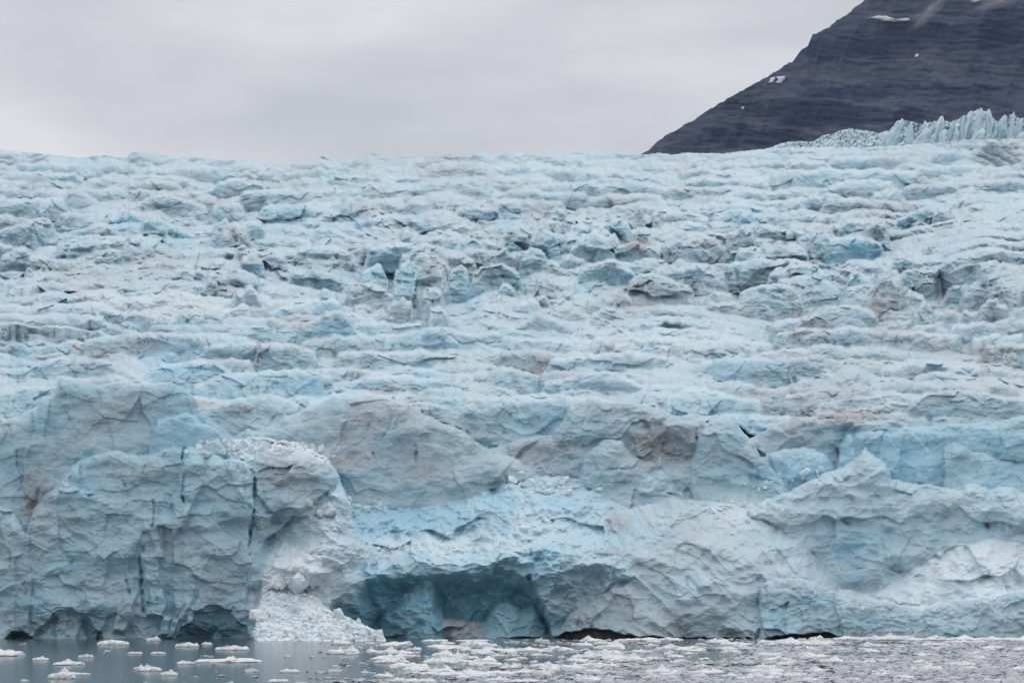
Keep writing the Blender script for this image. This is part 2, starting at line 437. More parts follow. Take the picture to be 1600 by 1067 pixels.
# front layers: name, crest distance, face slope m/row, crest rounding m, rounding rows, nearest allowed, (blue, dirt, snow, deep), roughness m, crest line
LAYERS = {
 'left_wall':   (414, .026, 2.0, 7, 399, (.34, .14, .0, .0), .55, [(-700, 640), (-120, 655), (0, 662), (28, 652), (58, 636), (65, 622), (85, 615), (95, 592), (120, 595), (150, 604), (180, 598), (230, 600), (265, 598),
                 (285, 605), (300, 620), (312, 634), (335, 662), (372, 690), (395, 720), (410, 760), (425, 830), (440, 900), (455, 1010)]),
 'mid_ridge':   (436, .035, 2.5, 8, 424, (.10, .20, .0, .0), .55, [(340, 696), (365, 684), (385, 670), (400, 673), (430, 665), (450, 652), (465, 648), (480, 637), (500, 628), (520, 622), (560, 618), (600, 620), (625, 626),
                 (650, 640), (670, 652), (700, 665), (720, 672), (735, 685), (750, 697), (790, 710), (830, 730), (870, 760), (900, 800)]),
 'mid_blocks':  (440, .035, 2.0, 6, 420, (.12, .24, .0, .0), .7, [(735, 705), (770, 700), (800, 692), (820, 684), (860, 680), (874, 668), (884, 650), (890, 632), (920, 625), (960, 628), (1000, 631), (1040, 645),
                 (1095, 655), (1120, 680), (1150, 720), (1180, 760)]),
 'mid_ledge':   (438, .03, 1.2, 4, 428, (.05, .35, .0, .0), .8, [(985, 690), (998, 650), (1006, 639), (1025, 645), (1060, 655), (1092, 665), (1096, 690), (1100, 720)]),
 'low_steps':   (438.5, .05, 1.5, 6, 424, (.2, .12, .0, .0), .8, [(760, 740), (790, 720), (830, 716), (870, 722), (902, 722), (910, 735)]),
 'hump':        (434, .04, 2.5, 9, 424, (.12, .2, .0, .0), .6, [(895, 790), (905, 745), (912, 715), (925, 698), (935, 690), (955, 685), (972, 690), (985, 706), (1005, 720), (1020, 722), (1030, 709), (1050, 722), (1075, 720), (1100, 735), (1130, 760), (1150, 790)]),
 'hump_fore':   (430, .04, 2.0, 7, 422, (.2, .14, .0, .0), .6, [(975, 800), (995, 760), (1010, 740), (1035, 735), (1048, 748), (1060, 765), (1090, 785)]),
 'fin':         (433, .03, 2.5, 10, 424, (.14, .14, .0, .0), .6, [(1080, 720), (1100, 665), (1110, 655), (1130, 650), (1145, 652), (1155, 668), (1175, 690), (1190, 715), (1215, 740), (1235, 765)]),
 'blue_step':   (437, .03, 1.5, 6, 428, (.42, .0, .1, .0), .6, [(1170, 725), (1200, 708), (1228, 700), (1260, 700), (1285, 705), (1300, 722), (1312, 745)]),
 'grey_step':   (441, .02, 1.0, 4, 430, (.12, .22, .0, .0), .7, [(1150, 690), (1185, 682), (1210, 662), (1240, 650), (1300, 655), (1395, 658), (1420, 667)]),
 'right_wall':  (438.5, .035, 2.2, 8, 424, (.42, .05, .0, .0), .65, [(1305, 745), (1312, 700), (1325, 678), (1340, 674), (1420, 668), (1500, 662), (1560, 659), (1600, 650), (1750, 640), (2300, 650)]),
 'right_swell': (434, .04, 2.0, 8, 422, (.32, .08, .0, .0), .5, [(1475, 700), (1490, 692), (1520, 705), (1560, 715), (1600, 722), (1700, 728), (2300, 740)]),
 'peak':        (423, .035, 3.0, 12, 409, (.20, .08, .12, .0), .75, [(1100, 840), (1150, 806), (1190, 785), (1230, 768), (1265, 752), (1290, 742), (1318, 730), (1336, 716), (1352, 700), (1366, 712), (1384, 724), (1392, 746), (1405, 752), (1450, 757),
                 (1485, 765), (1500, 767), (1512, 757), (1530, 757), (1545, 768), (1560, 760), (1580, 763), (1600, 772), (1750, 780), (2300, 770)]),
 'bowl':        (431, .235, 0.0, 5, 403, (.42, .0, .12, .0), 1.15, [(418, 870), (428, 830), (440, 808), (470, 792), (500, 772), (530, 766), (560, 774), (600, 778), (640, 782), (680, 780), (740, 772), (800, 752), (850, 742), (900, 748), (960, 770), (1000, 790)]),
 'chute':       (409.0, .075, 2.0, 8, 397.0, (.50, .0, .50, .0), .8, [(404, 850), (410, 815), (425, 800), (450, 782), (480, 760), (505, 740), (526, 738), (541, 775), (556, 825), (575, 870), (592, 910)]),
 'bulge':       (424, .003, 25.0, 70, 398, (.09, .15, .12, .0), .75, [(862, 1010), (864, 905), (870, 868), (890, 840), (930, 815), (960, 800), (1000, 790), (1050, 778), (1130, 786), (1200, 800), (1260, 826), (1300, 870), (1345, 925), (1370, 950)]),
 'snow_apron':  (417, .145, 0.0, 5, 402.0, (.20, .03, .62, .0), .9, [(1215, 915), (1260, 895), (1330, 893), (1380, 895), (1410, 885), (1450, 866), (1500, 850), (1545, 842), (1580, 845), (1620, 852), (1750, 850), (2300, 830)]),
 'toe':         (402.5, .045, 1.6, 8, 397.0, (.26, .10, .06, .0), .65, [(1165, 1005), (1185, 960), (1190, 915), (1215, 904), (1260, 905), (1310, 925), (1360, 940), (1410, 945), (1440, 952), (1470, 945), (1500, 938), (1560, 930), (1600, 925), (1750, 915), (2300, 930)]),
 'upper_slab':  (406.5, .02, 1.6, 6, 399, (.22, .08, .0, .0), .45, [(58, 810), (75, 775), (95, 750), (110, 730), (130, 716), (150, 711), (180, 705), (215, 709), (250, 707), (270, 698), (285, 700), (287, 770)]),
 'lower_slab':  (404.2, .014, 2.2, 9, 398.5, (.30, .12, .0, .0), .7, [(20, 900), (50, 800), (70, 775), (100, 757), (130, 760), (165, 775), (185, 778), (230, 770), (255, 764), (285, 772), (300, 800)]),
 'far_left':    (403.0, .012, 1.5, 9, 398.5, (.28, .14, .0, .0), .6, [(-700, 800), (-100, 790), (0, 790), (20, 795), (40, 830), (70, 820), (90, 860), (110, 900)]),
 'buttress':    (404, .014, 2.0, 10, 397.5, (.30, .10, .0, .0), .75, [(205, 1010), (215, 900), (222, 840), (235, 800), (255, 780), (275, 765), (284, 740), (288, 703), (300, 699), (330, 706), (350, 716), (375, 720), (390, 728), (398, 745), (412, 830), (430, 930), (436, 1010)]),
 'shoulder':    (408, .012, 5.5, 16, 400, (.10, .22, .0, .0), .7, [(392, 735), (398, 712), (420, 703), (450, 700), (480, 708), (505, 722), (522, 735), (530, 752), (540, 790)]),
 'snow_saddle': (413.5, .14, 0.0, 5, 406, (.35, .0, .55, .0), .6, [(280, 702), (300, 697), (345, 694), (365, 686), (400, 684), (440, 688), (480, 700), (510, 715), (525, 735)]),
 'blue_slab':   (409.0, .02, 1.0, 4, 404, (.68, .0, .05, .0), .25, [(228, 720), (236, 690), (245, 655), (270, 652), (290, 643), (310, 655), (330, 668), (352, 684), (362, 694)]),
}
LNAMES = {'left_wall': 'ice_wall', 'mid_ridge': 'ice_ridge', 'mid_blocks': 'ice_wall', 'mid_ledge': 'ice_ledge', 'low_steps': 'ice_ledge', 'hump': 'ice_hump', 'hump_fore': 'ice_hump', 'fin': 'ice_fin',
          'blue_step': 'ice_ledge', 'grey_step': 'ice_ledge', 'right_wall': 'ice_wall', 'right_swell': 'ice_hump', 'peak': 'ice_peak', 'bowl': 'ice_slope', 'chute': 'ice_slope', 'bulge': 'ice_bulge', 'snow_apron': 'snow_apron', 'toe': 'ice_toe',
          'upper_slab': 'ice_slab', 'lower_slab': 'ice_slab', 'far_left': 'ice_slab', 'buttress': 'ice_buttress', 'shoulder': 'ice_shoulder', 'snow_saddle': 'snow_saddle', 'blue_slab': 'ice_slab'}
LLABEL = {'mid_ridge': 'smooth grey whale-backed ridge of ice', 'peak': 'pale pointed ice peak', 'snow_apron': 'bright white snow slope', 'blue_slab': 'bright blue slab', 'toe': 'grey lumpy foot of the ice',
          'snow_saddle': 'bright snow and rubble in the saddle', 'blue_step': 'blue rounded step', 'mid_ledge': 'dirt-banded ledge', 'right_wall': 'blue wall behind the peak', 'bulge': 'grey folded bulge', 'bowl': 'pale blue broken slope over the cave'}
# caves: arch line, depth m, rows to reach it, (blue, dirt, snow, deep)
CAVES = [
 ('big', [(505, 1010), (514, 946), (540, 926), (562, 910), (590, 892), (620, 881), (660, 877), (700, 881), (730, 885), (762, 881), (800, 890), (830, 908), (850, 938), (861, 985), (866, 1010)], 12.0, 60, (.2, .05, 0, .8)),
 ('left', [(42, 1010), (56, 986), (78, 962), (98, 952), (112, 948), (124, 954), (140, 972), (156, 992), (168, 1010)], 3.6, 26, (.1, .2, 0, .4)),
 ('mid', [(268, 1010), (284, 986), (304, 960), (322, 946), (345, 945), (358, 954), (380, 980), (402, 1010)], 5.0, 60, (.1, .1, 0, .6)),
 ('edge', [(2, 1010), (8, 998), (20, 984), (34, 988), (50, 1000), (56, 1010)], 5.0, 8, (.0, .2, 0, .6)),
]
INNER = [   # things inside the caves
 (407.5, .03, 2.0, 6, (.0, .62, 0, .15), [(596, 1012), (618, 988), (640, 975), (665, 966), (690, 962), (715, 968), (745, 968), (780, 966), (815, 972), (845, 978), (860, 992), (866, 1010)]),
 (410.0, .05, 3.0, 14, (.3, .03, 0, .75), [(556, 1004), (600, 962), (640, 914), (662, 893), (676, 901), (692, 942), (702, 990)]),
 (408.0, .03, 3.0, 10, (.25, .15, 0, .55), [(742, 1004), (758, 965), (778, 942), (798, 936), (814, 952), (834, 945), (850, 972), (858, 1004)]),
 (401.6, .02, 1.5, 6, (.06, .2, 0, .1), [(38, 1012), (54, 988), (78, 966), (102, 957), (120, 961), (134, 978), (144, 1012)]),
]
NOTCH = [(858, 999), (872, 994), (880, 989), (900, 985), (925, 983), (950, 984), (975, 990), (1000, 994), (1040, 996), (1200, 997), (1225, 990), (1290, 988), (1315, 995), (1330, 1003)]   # melt notch at the waterline
# grooves: centre line (x, y), half width rows, depth m, blue
CRACKS = [
 ([(289, 700), (286, 722), (288, 745), (284, 765), (289, 790)], 2.2, 5.0, .8), ([(398, 735), (398, 790), (392, 830), (389, 860)], 2.4, 5.0, .9), ([(124, 722), (126, 742), (127, 760)], 2.0, 2.2, .6),
 ([(240, 778), (239, 805), (238, 825)], 2.2, 3.0, .8), ([(219, 870), (222, 910), (226, 960)], 3.0, 4.0, .8), ([(194, 895), (200, 920), (206, 940)], 2.4, 3.0, .5), ([(101, 643), (108, 655), (115, 669)], 2.2, 1.6, .2),
 ([(62, 762), (55, 785), (50, 800)], 4.0, 2.0, .0), ([(648, 692), (650, 705), (649, 722)], 2.6, 3.5, -.7), ([(1089, 668), (1090, 690)], 1.6, 3.0, -.4), ([(1308, 700), (1308, 728)], 2.5, 3.0, -.3),
 ([(535, 745), (520, 765), (500, 785), (440, 815)], 3.0, .8, .7), ([(822, 895), (838, 925), (852, 960)], 4.0, 4.0, .5), ([(690, 935), (684, 960)], 4.0, 3.0, .3), ([(1455, 815), (1466, 800), (1480, 788)], 2.0, 2.0, .3),
 ([(1540, 815), (1545, 830)], 3.0, 2.0, -.4), ([(1186, 922), (1184, 950)], 2.5, 2.0, .3), ([(1378, 840), (1385, 880)], 2.5, 1.6, .4), ([(600, 800), (610, 815)], 5.0, 4.0, .5), ([(790, 740), (792, 760)], 3.0, 2.0, .2),
 ([(905, 960), (905, 985)], 1.5, 1.5, -.6), ([(926, 965), (926, 985)], 1.5, 1.5, -.6), ([(1040, 770), (1085, 782)], 2.5, 2.0, -.2), ([(1300, 720), (1306, 730)], 2.0, 2.0, -.5),
 ([(286, 985), (292, 960), (305, 935)], 3.0, 2.0, .5), ([(270, 985), (276, 965), (290, 940)], 3.0, 1.6, .4), ([(56, 962), (80, 953), (108, 948)], 1.6, 1.2, .3), ([(60, 984), (95, 972), (130, 972)], 1.4, 0.8, .2),
]
RAISED = [([(232, 862), (240, 905), (248, 945), (240, 965)], 13.0, 2.2), ([(205, 925), (195, 960), (185, 990)], 12.0, 2.0), ([(262, 960), (252, 995)], 8.0, 1.6), ([(278, 965), (262, 1000)], 6.0, 1.2)]
# colour of the ice itself: x, y, rx, ry, channel (0 blue 1 dirt 2 snow 3 deep), amount
PATCH = [
 (280, 625, 34, 24, 0, .6), (300, 668, 62, 26, 0, .55), (430, 800, 26, 44, 0, .45), (535, 800, 26, 50, 0, .45), (400, 690, 50, 8, 0, .3), (760, 800, 120, 30, 0, .25), (1180, 740, 110, 26, 0, .3), (120, 610, 40, 16, 0, .25), (205, 640, 90, 30, 1, .12), (55, 770, 30, 45, 1, .4), (45, 790, 12, 16, 1, .5), (10, 665, 16, 10, 1, .35),
 (60, 600, 0.1, 0.1, 0, 0), (600, 680, 110, 50, 1, .14), (545, 722, 40, 14, 1, .25), (660, 745, 60, 16, 1, .14), (640, 815, 100, 26, 3, .28), (640, 815, 100, 26, 0, .3), (520, 760, 24, 26, 0, .55), (455, 745, 55, 28, 1, .18),
 (405, 765, 12, 45, 0, .3), (465, 720, 60, 12, 1, .14), (480, 705, 60, 16, 2, .5), (700, 850, 130, 22, 2, .35), (840, 820, 50, 30, 2, .2), (470, 905, 60, 50, 2, .5), (430, 930, 40, 40, 2, .5),
 (560, 905, 50, 25, 0, .5), (845, 880, 30, 30, 0, .35), (1020, 685, 40, 8, 1, .45), (1050, 705, 16, 6, 1, .6), (1040, 705, 110, 35, 1, .12), (975, 752, 14, 5, 1, .7), (1250, 735, 60, 16, 0, .4),
 (1450, 715, 150, 45, 0, .22), (1160, 795, 60, 30, 2, .35), (1330, 840, 60, 40, 0, .28), (1345, 860, 45, 20, 0, .3), (965, 815, 26, 16, 1, .4), (950, 940, 70, 60, 1, .12), (1000, 975, 130, 20, 1, .2),
 (1260, 950, 60, 30, 3, .18), (1220, 950, 50, 40, 3, .15), (1450, 950, 160, 10, 1, .10), (1400, 985, 200, 14, 1, .14), (1520, 890, 40, 8, 0, .4), (1545, 820, 10, 10, 1, .5), (1390, 765, 0.1, 0.1, 0, 0),
 (850, 700, 60, 20, 1, .2), (835, 660, 45, 26, 0, .5), (790, 640, 60, 20, 0, .35), (700, 625, 30, 22, 0, .6), (485, 603, 24, 18, 0, .6), (350, 575, 30, 12, 0, .55), (30, 565, 50, 14, 0, .5), (260, 553, 60, 12, 0, .4),
 (205, 350, 45, 14, 0, .55), (800, 420, 14, 45, 0, .35), (728, 455, 5, 22, 0, .9), (727, 435, 14, 40, 0, .35), (790, 345, 8, 16, 0, .8), (500, 360, 30, 14, 0, .3), (560, 350, 18, 14, 0, .5), (440, 370, 18, 16, 0, .5),
 (1340, 388, 50, 10, 0, .45), (1300, 610, 90, 18, 1, .28), (1345, 650, 60, 9, 1, .5), (1300, 645, 110, 10, 1, .2), (1420, 560, 190, 40, 1, .16), (1400, 490, 90, 30, 1, .2), (1540, 560, 14, 26, 1, .35), (1470, 460, 10, 26, 1, .35),
 (1000, 382, 26, 10, 1, .65), (1030, 455, 60, 24, 1, .28), (780, 650, 80, 20, 1, .22), (180, 420, 130, 35, 1, .14), (250, 400, 40, 20, 1, .2), (355, 450, 25, 10, 1, .4), (100, 345, 40, 12, 1, .14), (405, 555, 4, 16, 1, .9),
 (325, 535, 3, 9, 1, .9), (122, 545, 3, 10, 1, .8), (190, 545, 60, 12, 1, .35), (310, 630, 22, 8, 1, .5), (375, 640, 22, 8, 1, .45), (560, 585, 20, 5, 1, .4), (600, 610, 30, 6, 1, .35), (700, 560, 90, 12, 1, .15),
 (150, 518, 10, 8, 1, .5), (188, 508, 3, 10, 1, .7), (540, 560, 20, 6, 1, .35), (445, 498, 12, 6, 1, .4), (1450, 370, 120, 20, 1, .08), (1580, 250, 60, 30, 1, .12), (680, 270, 50, 14, 1, .18), (1000, 480, 30, 8, 1, .3),
 (860, 425, 14, 12, 1, .3), (940, 430, 30, 25, 1, .2), (1090, 565, 14, 5, 1, .5), (1380, 525, 60, 12, 1, .25), (1500, 545, 100, 14, 1, .2), (860, 580, 70, 14, 1, .2), (1250, 520, 80, 8, 1, .2), (1560, 470, 60, 40, 1, .15),
 (1085, 400, 30, 20, 0, .2), (830, 310, 60, 10, 0, .3), (640, 290, 60, 10, 0, .25), (120, 300, 80, 25, 0, .1), (1240, 580, 30, 10, 0, .3), (1370, 600, 30, 10, 0, .45), (270, 575, 20, 6, 0, .4), (850, 605, 20, 10, 0, .4),
 (680, 520, 30, 12, 0, .4), (560, 535, 26, 12, 0, .35), (790, 525, 30, 8, 0, .35), (620, 480, 16, 6, 0, .5), (510, 475, 60, 8, 2, .2), (300, 470, 200, 22, 2, .25), (1000, 530, 160, 30, 2, .15), (1250, 440, 50, 10, 0, .15),
]
# crest lines on the glacier surface behind the front: (optional height rows, blue) + line
RIDGES = [
 (34, .5, [(690, 655), (735, 640), (770, 632), (800, 626), (850, 622), (880, 618), (896, 640)]), (30, .2, [(330, 640), (350, 628), (380, 622), (420, 615), (450, 622), (480, 640)]), (24, .3, [(-60, 620), (0, 612), (40, 604), (80, 606), (110, 600)]),
 (12, .1, [(75, 318), (90, 305), (100, 300), (115, 298), (135, 303), (155, 315), (165, 325), (174, 333)]), (12, .2, [(165, 336), (180, 328), (205, 322), (220, 314), (240, 303), (265, 303), (290, 312), (310, 318), (335, 327)]),
 (14, .8, [(158, 352), (175, 338), (190, 328), (200, 330), (215, 335), (230, 345), (260, 347), (285, 357), (315, 372)]), (9, .1, [(80, 341), (100, 333), (130, 334), (165, 336)]), (16, .35, [(-20, 362), (0, 360), (25, 350), (40, 348), (60, 343), (90, 340)]),
 (14, .1, [(98, 392), (110, 380), (140, 373), (170, 375), (210, 378), (245, 375), (258, 390), (272, 402)]), (12, .1, [(-10, 407), (15, 395), (30, 388), (40, 390), (50, 400), (90, 402)]), (8, 0, [(98, 422), (130, 412), (145, 411), (168, 427)]),
 (12, .3, [(290, 362), (320, 362), (350, 350), (375, 345), (420, 347)]), (14, .3, [(320, 330), (345, 316), (375, 318), (392, 332)]), (9, 0, [(40, 462), (60, 451), (72, 453), (82, 462)]), (9, 0, [(78, 460), (105, 451), (125, 456), (142, 470)]),
 (7, 0, [(-10, 466), (80, 470), (135, 481)]), (10, .3, [(-20, 495), (50, 488), (90, 490), (120, 497)]), (11, .35, [(136, 508), (170, 498), (190, 496), (210, 497), (228, 510)]), (7, .1, [(75, 522), (110, 512), (145, 510)]),
 (13, .75, [(-40, 536), (0, 533), (20, 531), (50, 540), (90, 537), (110, 535), (124, 547)]), (20, .55, [(120, 536), (140, 529), (180, 525), (230, 520), (310, 522), (330, 533)]), (10, .4, [(205, 563), (240, 555), (260, 549), (300, 543), (330, 538), (360, 534), (370, 537), (385, 533), (410, 534)]),
 (16, .2, [(-30, 577), (0, 575), (45, 575), (70, 565), (95, 557), (115, 555), (125, 560), (160, 562), (175, 565), (195, 583)]), (18, .6, [(205, 590), (235, 577), (260, 570), (290, 565), (315, 564), (340, 566), (355, 575), (374, 584)]),
 (22, .45, [(290, 607), (325, 595), (350, 585), (375, 583), (400, 581), (420, 578), (475, 578), (495, 580), (512, 594)]), (18, .3, [(395, 537), (425, 535), (440, 537), (460, 538), (480, 545), (505, 558)]),
 (16, .15, [(515, 557), (540, 548), (570, 548), (600, 550), (640, 550), (660, 545), (690, 553), (720, 558), (750, 566), (788, 573)]), (12, .35, [(475, 537), (520, 530), (560, 522), (580, 525), (600, 523), (630, 525), (650, 535), (705, 547)]),
 (14, .4, [(635, 528), (660, 520), (670, 510), (685, 509), (700, 520), (720, 533), (760, 537), (780, 530), (805, 521)]), (8, .3, [(425, 524), (460, 507), (480, 505), (515, 508)]), (8, .4, [(555, 517), (590, 512), (610, 518), (635, 526)]),
 (11, 0, [(536, 458), (550, 443), (565, 441), (580, 443), (600, 450), (625, 468)]), (11, .1, [(445, 428), (480, 421), (500, 422), (520, 428), (545, 443)]), (12, .2, [(556, 434), (575, 418), (590, 412), (608, 421)]), (16, .1, [(650, 464), (665, 452), (680, 449), (700, 460)]),
 (24, .2, [(636, 455), (645, 430), (655, 418), (668, 412), (690, 416), (705, 425)]), (8, 0, [(672, 486), (685, 477), (698, 489)]), (14, .3, [(535, 604), (570, 588), (600, 587), (630, 586), (660, 592), (690, 593), (704, 604)]),
 (9, .3, [(635, 580), (650, 577), (670, 575), (690, 582), (735, 585), (745, 580), (775, 582)]), (11, .1, [(696, 604), (710, 593), (720, 594), (736, 606)]), (20, .7, [(636, 630), (655, 612), (672, 607), (690, 608), (704, 624)]), (14, .3, [(764, 594), (785, 580), (800, 573), (820, 580), (845, 592)]),
 (12, .2, [(840, 600), (880, 592), (905, 583), (930, 580), (960, 583), (990, 595), (1010, 603), (1036, 613)]), (9, .1, [(960, 582), (985, 582), (1010, 590), (1075, 594)]), (10, .1, [(1000, 607), (1030, 600), (1060, 602), (1110, 605), (1150, 615), (1205, 624)]),
 (20, .2, [(1030, 624), (1060, 612), (1080, 608), (1120, 611), (1150, 620), (1200, 626)]), (8, 0, [(915, 496), (930, 487), (945, 480), (960, 481), (985, 493)]), (14, .05, [(925, 478), (945, 462), (960, 452), (970, 450), (985, 465), (1000, 484)]),
 (24, 0, [(970, 465), (985, 440), (1000, 430), (1020, 427), (1040, 432), (1055, 440), (1075, 445), (1094, 466)]), (20, .25, [(895, 428), (930, 410), (950, 405), (970, 410), (990, 425), (1004, 436)]), (18, .15, [(1050, 418), (1090, 413), (1120, 420), (1150, 430)]),
 (9, .1, [(865, 450), (885, 442), (905, 442)]), (9, .1, [(795, 477), (830, 467), (855, 478)]), (11, .1, [(795, 512), (820, 500), (840, 490), (860, 495), (905, 512)]), (10, .3, [(960, 565), (980, 555), (1000, 550), (1030, 560), (1065, 567)]),
 (9, .4, [(1055, 557), (1080, 548), (1130, 548), (1175, 551)]), (9, .4, [(1075, 572), (1110, 565), (1135, 569)]), (9, .1, [(915, 538), (935, 527), (960, 527), (980, 537), (1025, 553)]), (22, .1, [(1145, 460), (1175, 448), (1210, 443), (1235, 446), (1252, 460), (1264, 492)]),
 (16, .2, [(1205, 440), (1240, 433), (1270, 432), (1300, 440), (1325, 463)]), (14, 0, [(1312, 453), (1340, 445), (1380, 443), (1400, 441), (1420, 452), (1455, 467)]), (14, .05, [(1195, 508), (1230, 500), (1260, 493), (1280, 490), (1300, 481), (1335, 480)]),
 (22, .2, [(1412, 437), (1440, 420), (1455, 417), (1467, 425), (1476, 450), (1482, 478)]), (12, 0, [(1470, 452), (1490, 445), (1510, 443), (1560, 450), (1620, 450)]), (9, .1, [(1245, 527), (1280, 520), (1300, 520), (1335, 526)]), (14, 0, [(1390, 523), (1420, 515), (1440, 510), (1460, 507), (1480, 515), (1494, 538)]),
 (10, 0, [(1475, 512), (1500, 505), (1560, 503), (1620, 505)]), (12, .3, [(1195, 556), (1225, 553), (1250, 560), (1285, 583)]), (11, .6, [(1272, 588), (1310, 583), (1335, 590)]), (11, .6, [(1350, 598), (1390, 597), (1430, 600), (1470, 614)]), (24, .1, [(1410, 630), (1450, 612), (1480, 610), (1520, 610), (1570, 620), (1640, 622)]),
 (14, 0, [(1215, 620), (1260, 612), (1300, 612), (1350, 608), (1370, 612), (1394, 623)]), (8, 0, [(1530, 553), (1560, 547), (1600, 550)]), (8, .1, [(890, 278), (920, 270), (950, 267), (1000, 270), (1045, 282)]), (8, .3, [(1060, 285), (1080, 278), (1150, 279), (1205, 280)]),
 (7, .05, [(1005, 302), (1040, 292), (1060, 290), (1110, 293), (1135, 302)]), (8, .05, [(895, 313), (950, 303), (1000, 303), (1045, 307)]), (9, .1, [(1125, 305), (1160, 297), (1205, 301)]), (8, .1, [(855, 332), (870, 323), (890, 333)]), (9, .1, [(1025, 354), (1050, 345), (1080, 346), (1115, 352)]),
 (9, .2, [(1105, 338), (1130, 330), (1150, 327), (1175, 328), (1184, 342)]), (12, .3, [(965, 370), (990, 358), (1010, 355), (1028, 363)]), (18, .1, [(1022, 394), (1050, 372), (1060, 361), (1075, 365), (1100, 380), (1145, 388)]), (14, .35, [(866, 386), (885, 365), (900, 363), (912, 373)]),
 (16, .2, [(896, 399), (915, 380), (930, 376), (950, 389)]), (24, .3, [(804, 408), (830, 385), (845, 390), (864, 410)]), (12, .3, [(866, 404), (890, 397), (925, 408)]), (8, .1, [(1195, 273), (1225, 265), (1270, 267), (1305, 282)]), (8, .1, [(1275, 298), (1320, 283), (1360, 280), (1405, 287)]),
 (8, .3, [(1352, 308), (1380, 297), (1415, 296)]), (7, .1, [(1445, 288), (1490, 287), (1535, 302)]), (12, .3, [(1390, 350), (1430, 330), (1450, 322), (1480, 338)]), (7, .2, [(1195, 365), (1240, 358), (1270, 365)]), (16, .65, [(1285, 378), (1305, 372), (1330, 370), (1360, 372), (1388, 384)]),
 (10, .2, [(1500, 360), (1540, 345), (1590, 350), (1620, 348)]), (10, .1, [(1560, 392), (1600, 378), (1640, 376)]), (8, .2, [(500, 360), (540, 355), (580, 362)]), (10, .3, [(555, 350), (600, 335), (640, 338), (690, 352)]), (9, .1, [(700, 330), (740, 322), (775, 324), (790, 335)]),
 (11, .1, [(400, 322), (440, 320), (470, 318), (500, 325), (530, 328)]), (10, .2, [(480, 358), (515, 357), (540, 366), (580, 378)]), (11, .05, [(455, 392), (480, 384), (510, 383), (540, 390), (560, 402)]), (9, .2, [(560, 388), (600, 380), (630, 385)]), (7, .1, [(640, 305), (700, 297), (770, 300)]),
 (7, .1, [(585, 282), (620, 285), (660, 290)]), (8, .1, [(-10, 288), (20, 290), (40, 301), (60, 310), (85, 304)]), (7, .1, [(180, 290), (240, 281), (290, 287)]), (6, .1, [(0, 272), (60, 268), (130, 270)]), (6, .1, [(200, 264), (280, 262), (350, 260)]), (6, 0, [(150, 278), (220, 273), (300, 276)]),
 (18, .2, [(690, 440), (705, 420), (720, 412), (740, 425)]), (16, .2, [(740, 440), (760, 420), (778, 415), (800, 432)]), (12, .1, [(770, 470), (785, 442), (800, 445), (815, 465)]), (9, .1, [(1095, 472), (1130, 475), (1180, 470), (1215, 478)]),
 (6, .1, [(20, 256), (70, 254), (130, 257)]), (6, .1, [(420, 272), (470, 266), (520, 268)]), (7, .1, [(560, 268), (600, 262), (640, 262), (680, 266)]), (6, .1, [(720, 262), (790, 258), (850, 262)]), (6, .1, [(900, 255), (960, 250), (1030, 254), (1090, 258)]),
 (6, .1, [(1100, 258), (1160, 255), (1230, 250), (1300, 253)]), (6, .1, [(1290, 246), (1380, 243), (1480, 247)]), (6, .1, [(1420, 262), (1500, 258), (1600, 262)]), (7, .1, [(1450, 238), (1530, 234), (1640, 237)]), (7, .1, [(330, 285), (370, 280), (420, 288)]),
]

def line_y(pts, px, pad=9999.0):
    p = np.array(pts, f4)
    y = np.interp(px, p[:, 0], p[:, 1]).astype(f4)
    return np.where((px < p[0, 0]) | (px > p[-1, 0]), f4(pad), y)

def py_base(D, ys):
    """row at which the even glacier surface shows at distance D"""
    return 650.0 - (650.0 - (ys + 7.0)) * np.log(D / D_A) / math.log(D_B / D_A)

def D_base(py, ys):
    return D_A * np.exp((650.0 - py) / (650.0 - (ys + 7.0)) * math.log(D_B / D_A))

def smooth1(a, k):
    ker = np.hanning(k + 2)[1:-1]; ker /= ker.sum()
    return np.convolve(np.pad(a, k // 2, mode='edge'), ker, mode='valid')[:len(a)].astype(f4)

def patches(PX, PY, att):
    wx = PX + perlin(PX / 17.0, PY / 13.0, 71) * 9 + perlin(PX / 6.0, PY / 5.0, 73) * 3
    wy = PY + perlin(PX / 17.0, PY / 13.0, 72) * 6 + perlin(PX / 6.0, PY / 5.0, 74) * 2.5
    for cx, cy, rx, ry, ch, am in PATCH:
        if ch == 0 and cy < 640: am *= .9
        m = (np.abs(wx - cx) < rx * 1.6) & (np.abs(wy - cy) < ry * 1.6)
        if not m.any(): continue
        r = ((wx[m] - cx) / rx) ** 2 + ((wy[m] - cy) / ry) ** 2
        att[m, ch] += am * np.clip(1.25 - r, 0, 1) ** 0.7
    return att

px = np.concatenate([np.arange(-520, -40, 3.0), np.arange(-40, 1640, 1.25), np.arange(1640, 2120, 3.0)]).astype(f4); NC = len(px)
ysx = lerp(SKY, px)                       # exact skyline
_k = np.hanning(83)[1:-1]; _k /= _k.sum()
ys = np.convolve(np.pad(ysx, 40, mode='edge'), _k, mode='valid').astype(f4)

# ---- front relief
NRF = 960
top = lerp(FRONT_TOP, px) + perlin(px / 14.0, px * 0, 5) * 2.0 + perlin(px / 5.0, px * 0, 6) * 1.0
v = np.linspace(0, 1, NRF).astype(f4)[:, None]
ytop = ysx + perlin(px / 9.0, px * 0, 5) * 1.2 + perlin(px / 3.5, px * 0, 6) * .7
PYF = 1028.0 + (ytop[None, :] - 1028.0) * v
PXF = np.broadcast_to(px, PYF.shape).copy()
U = (PXF - 800) / F * 405; W = (HZ - PYF) / F * 405            # metres on the front
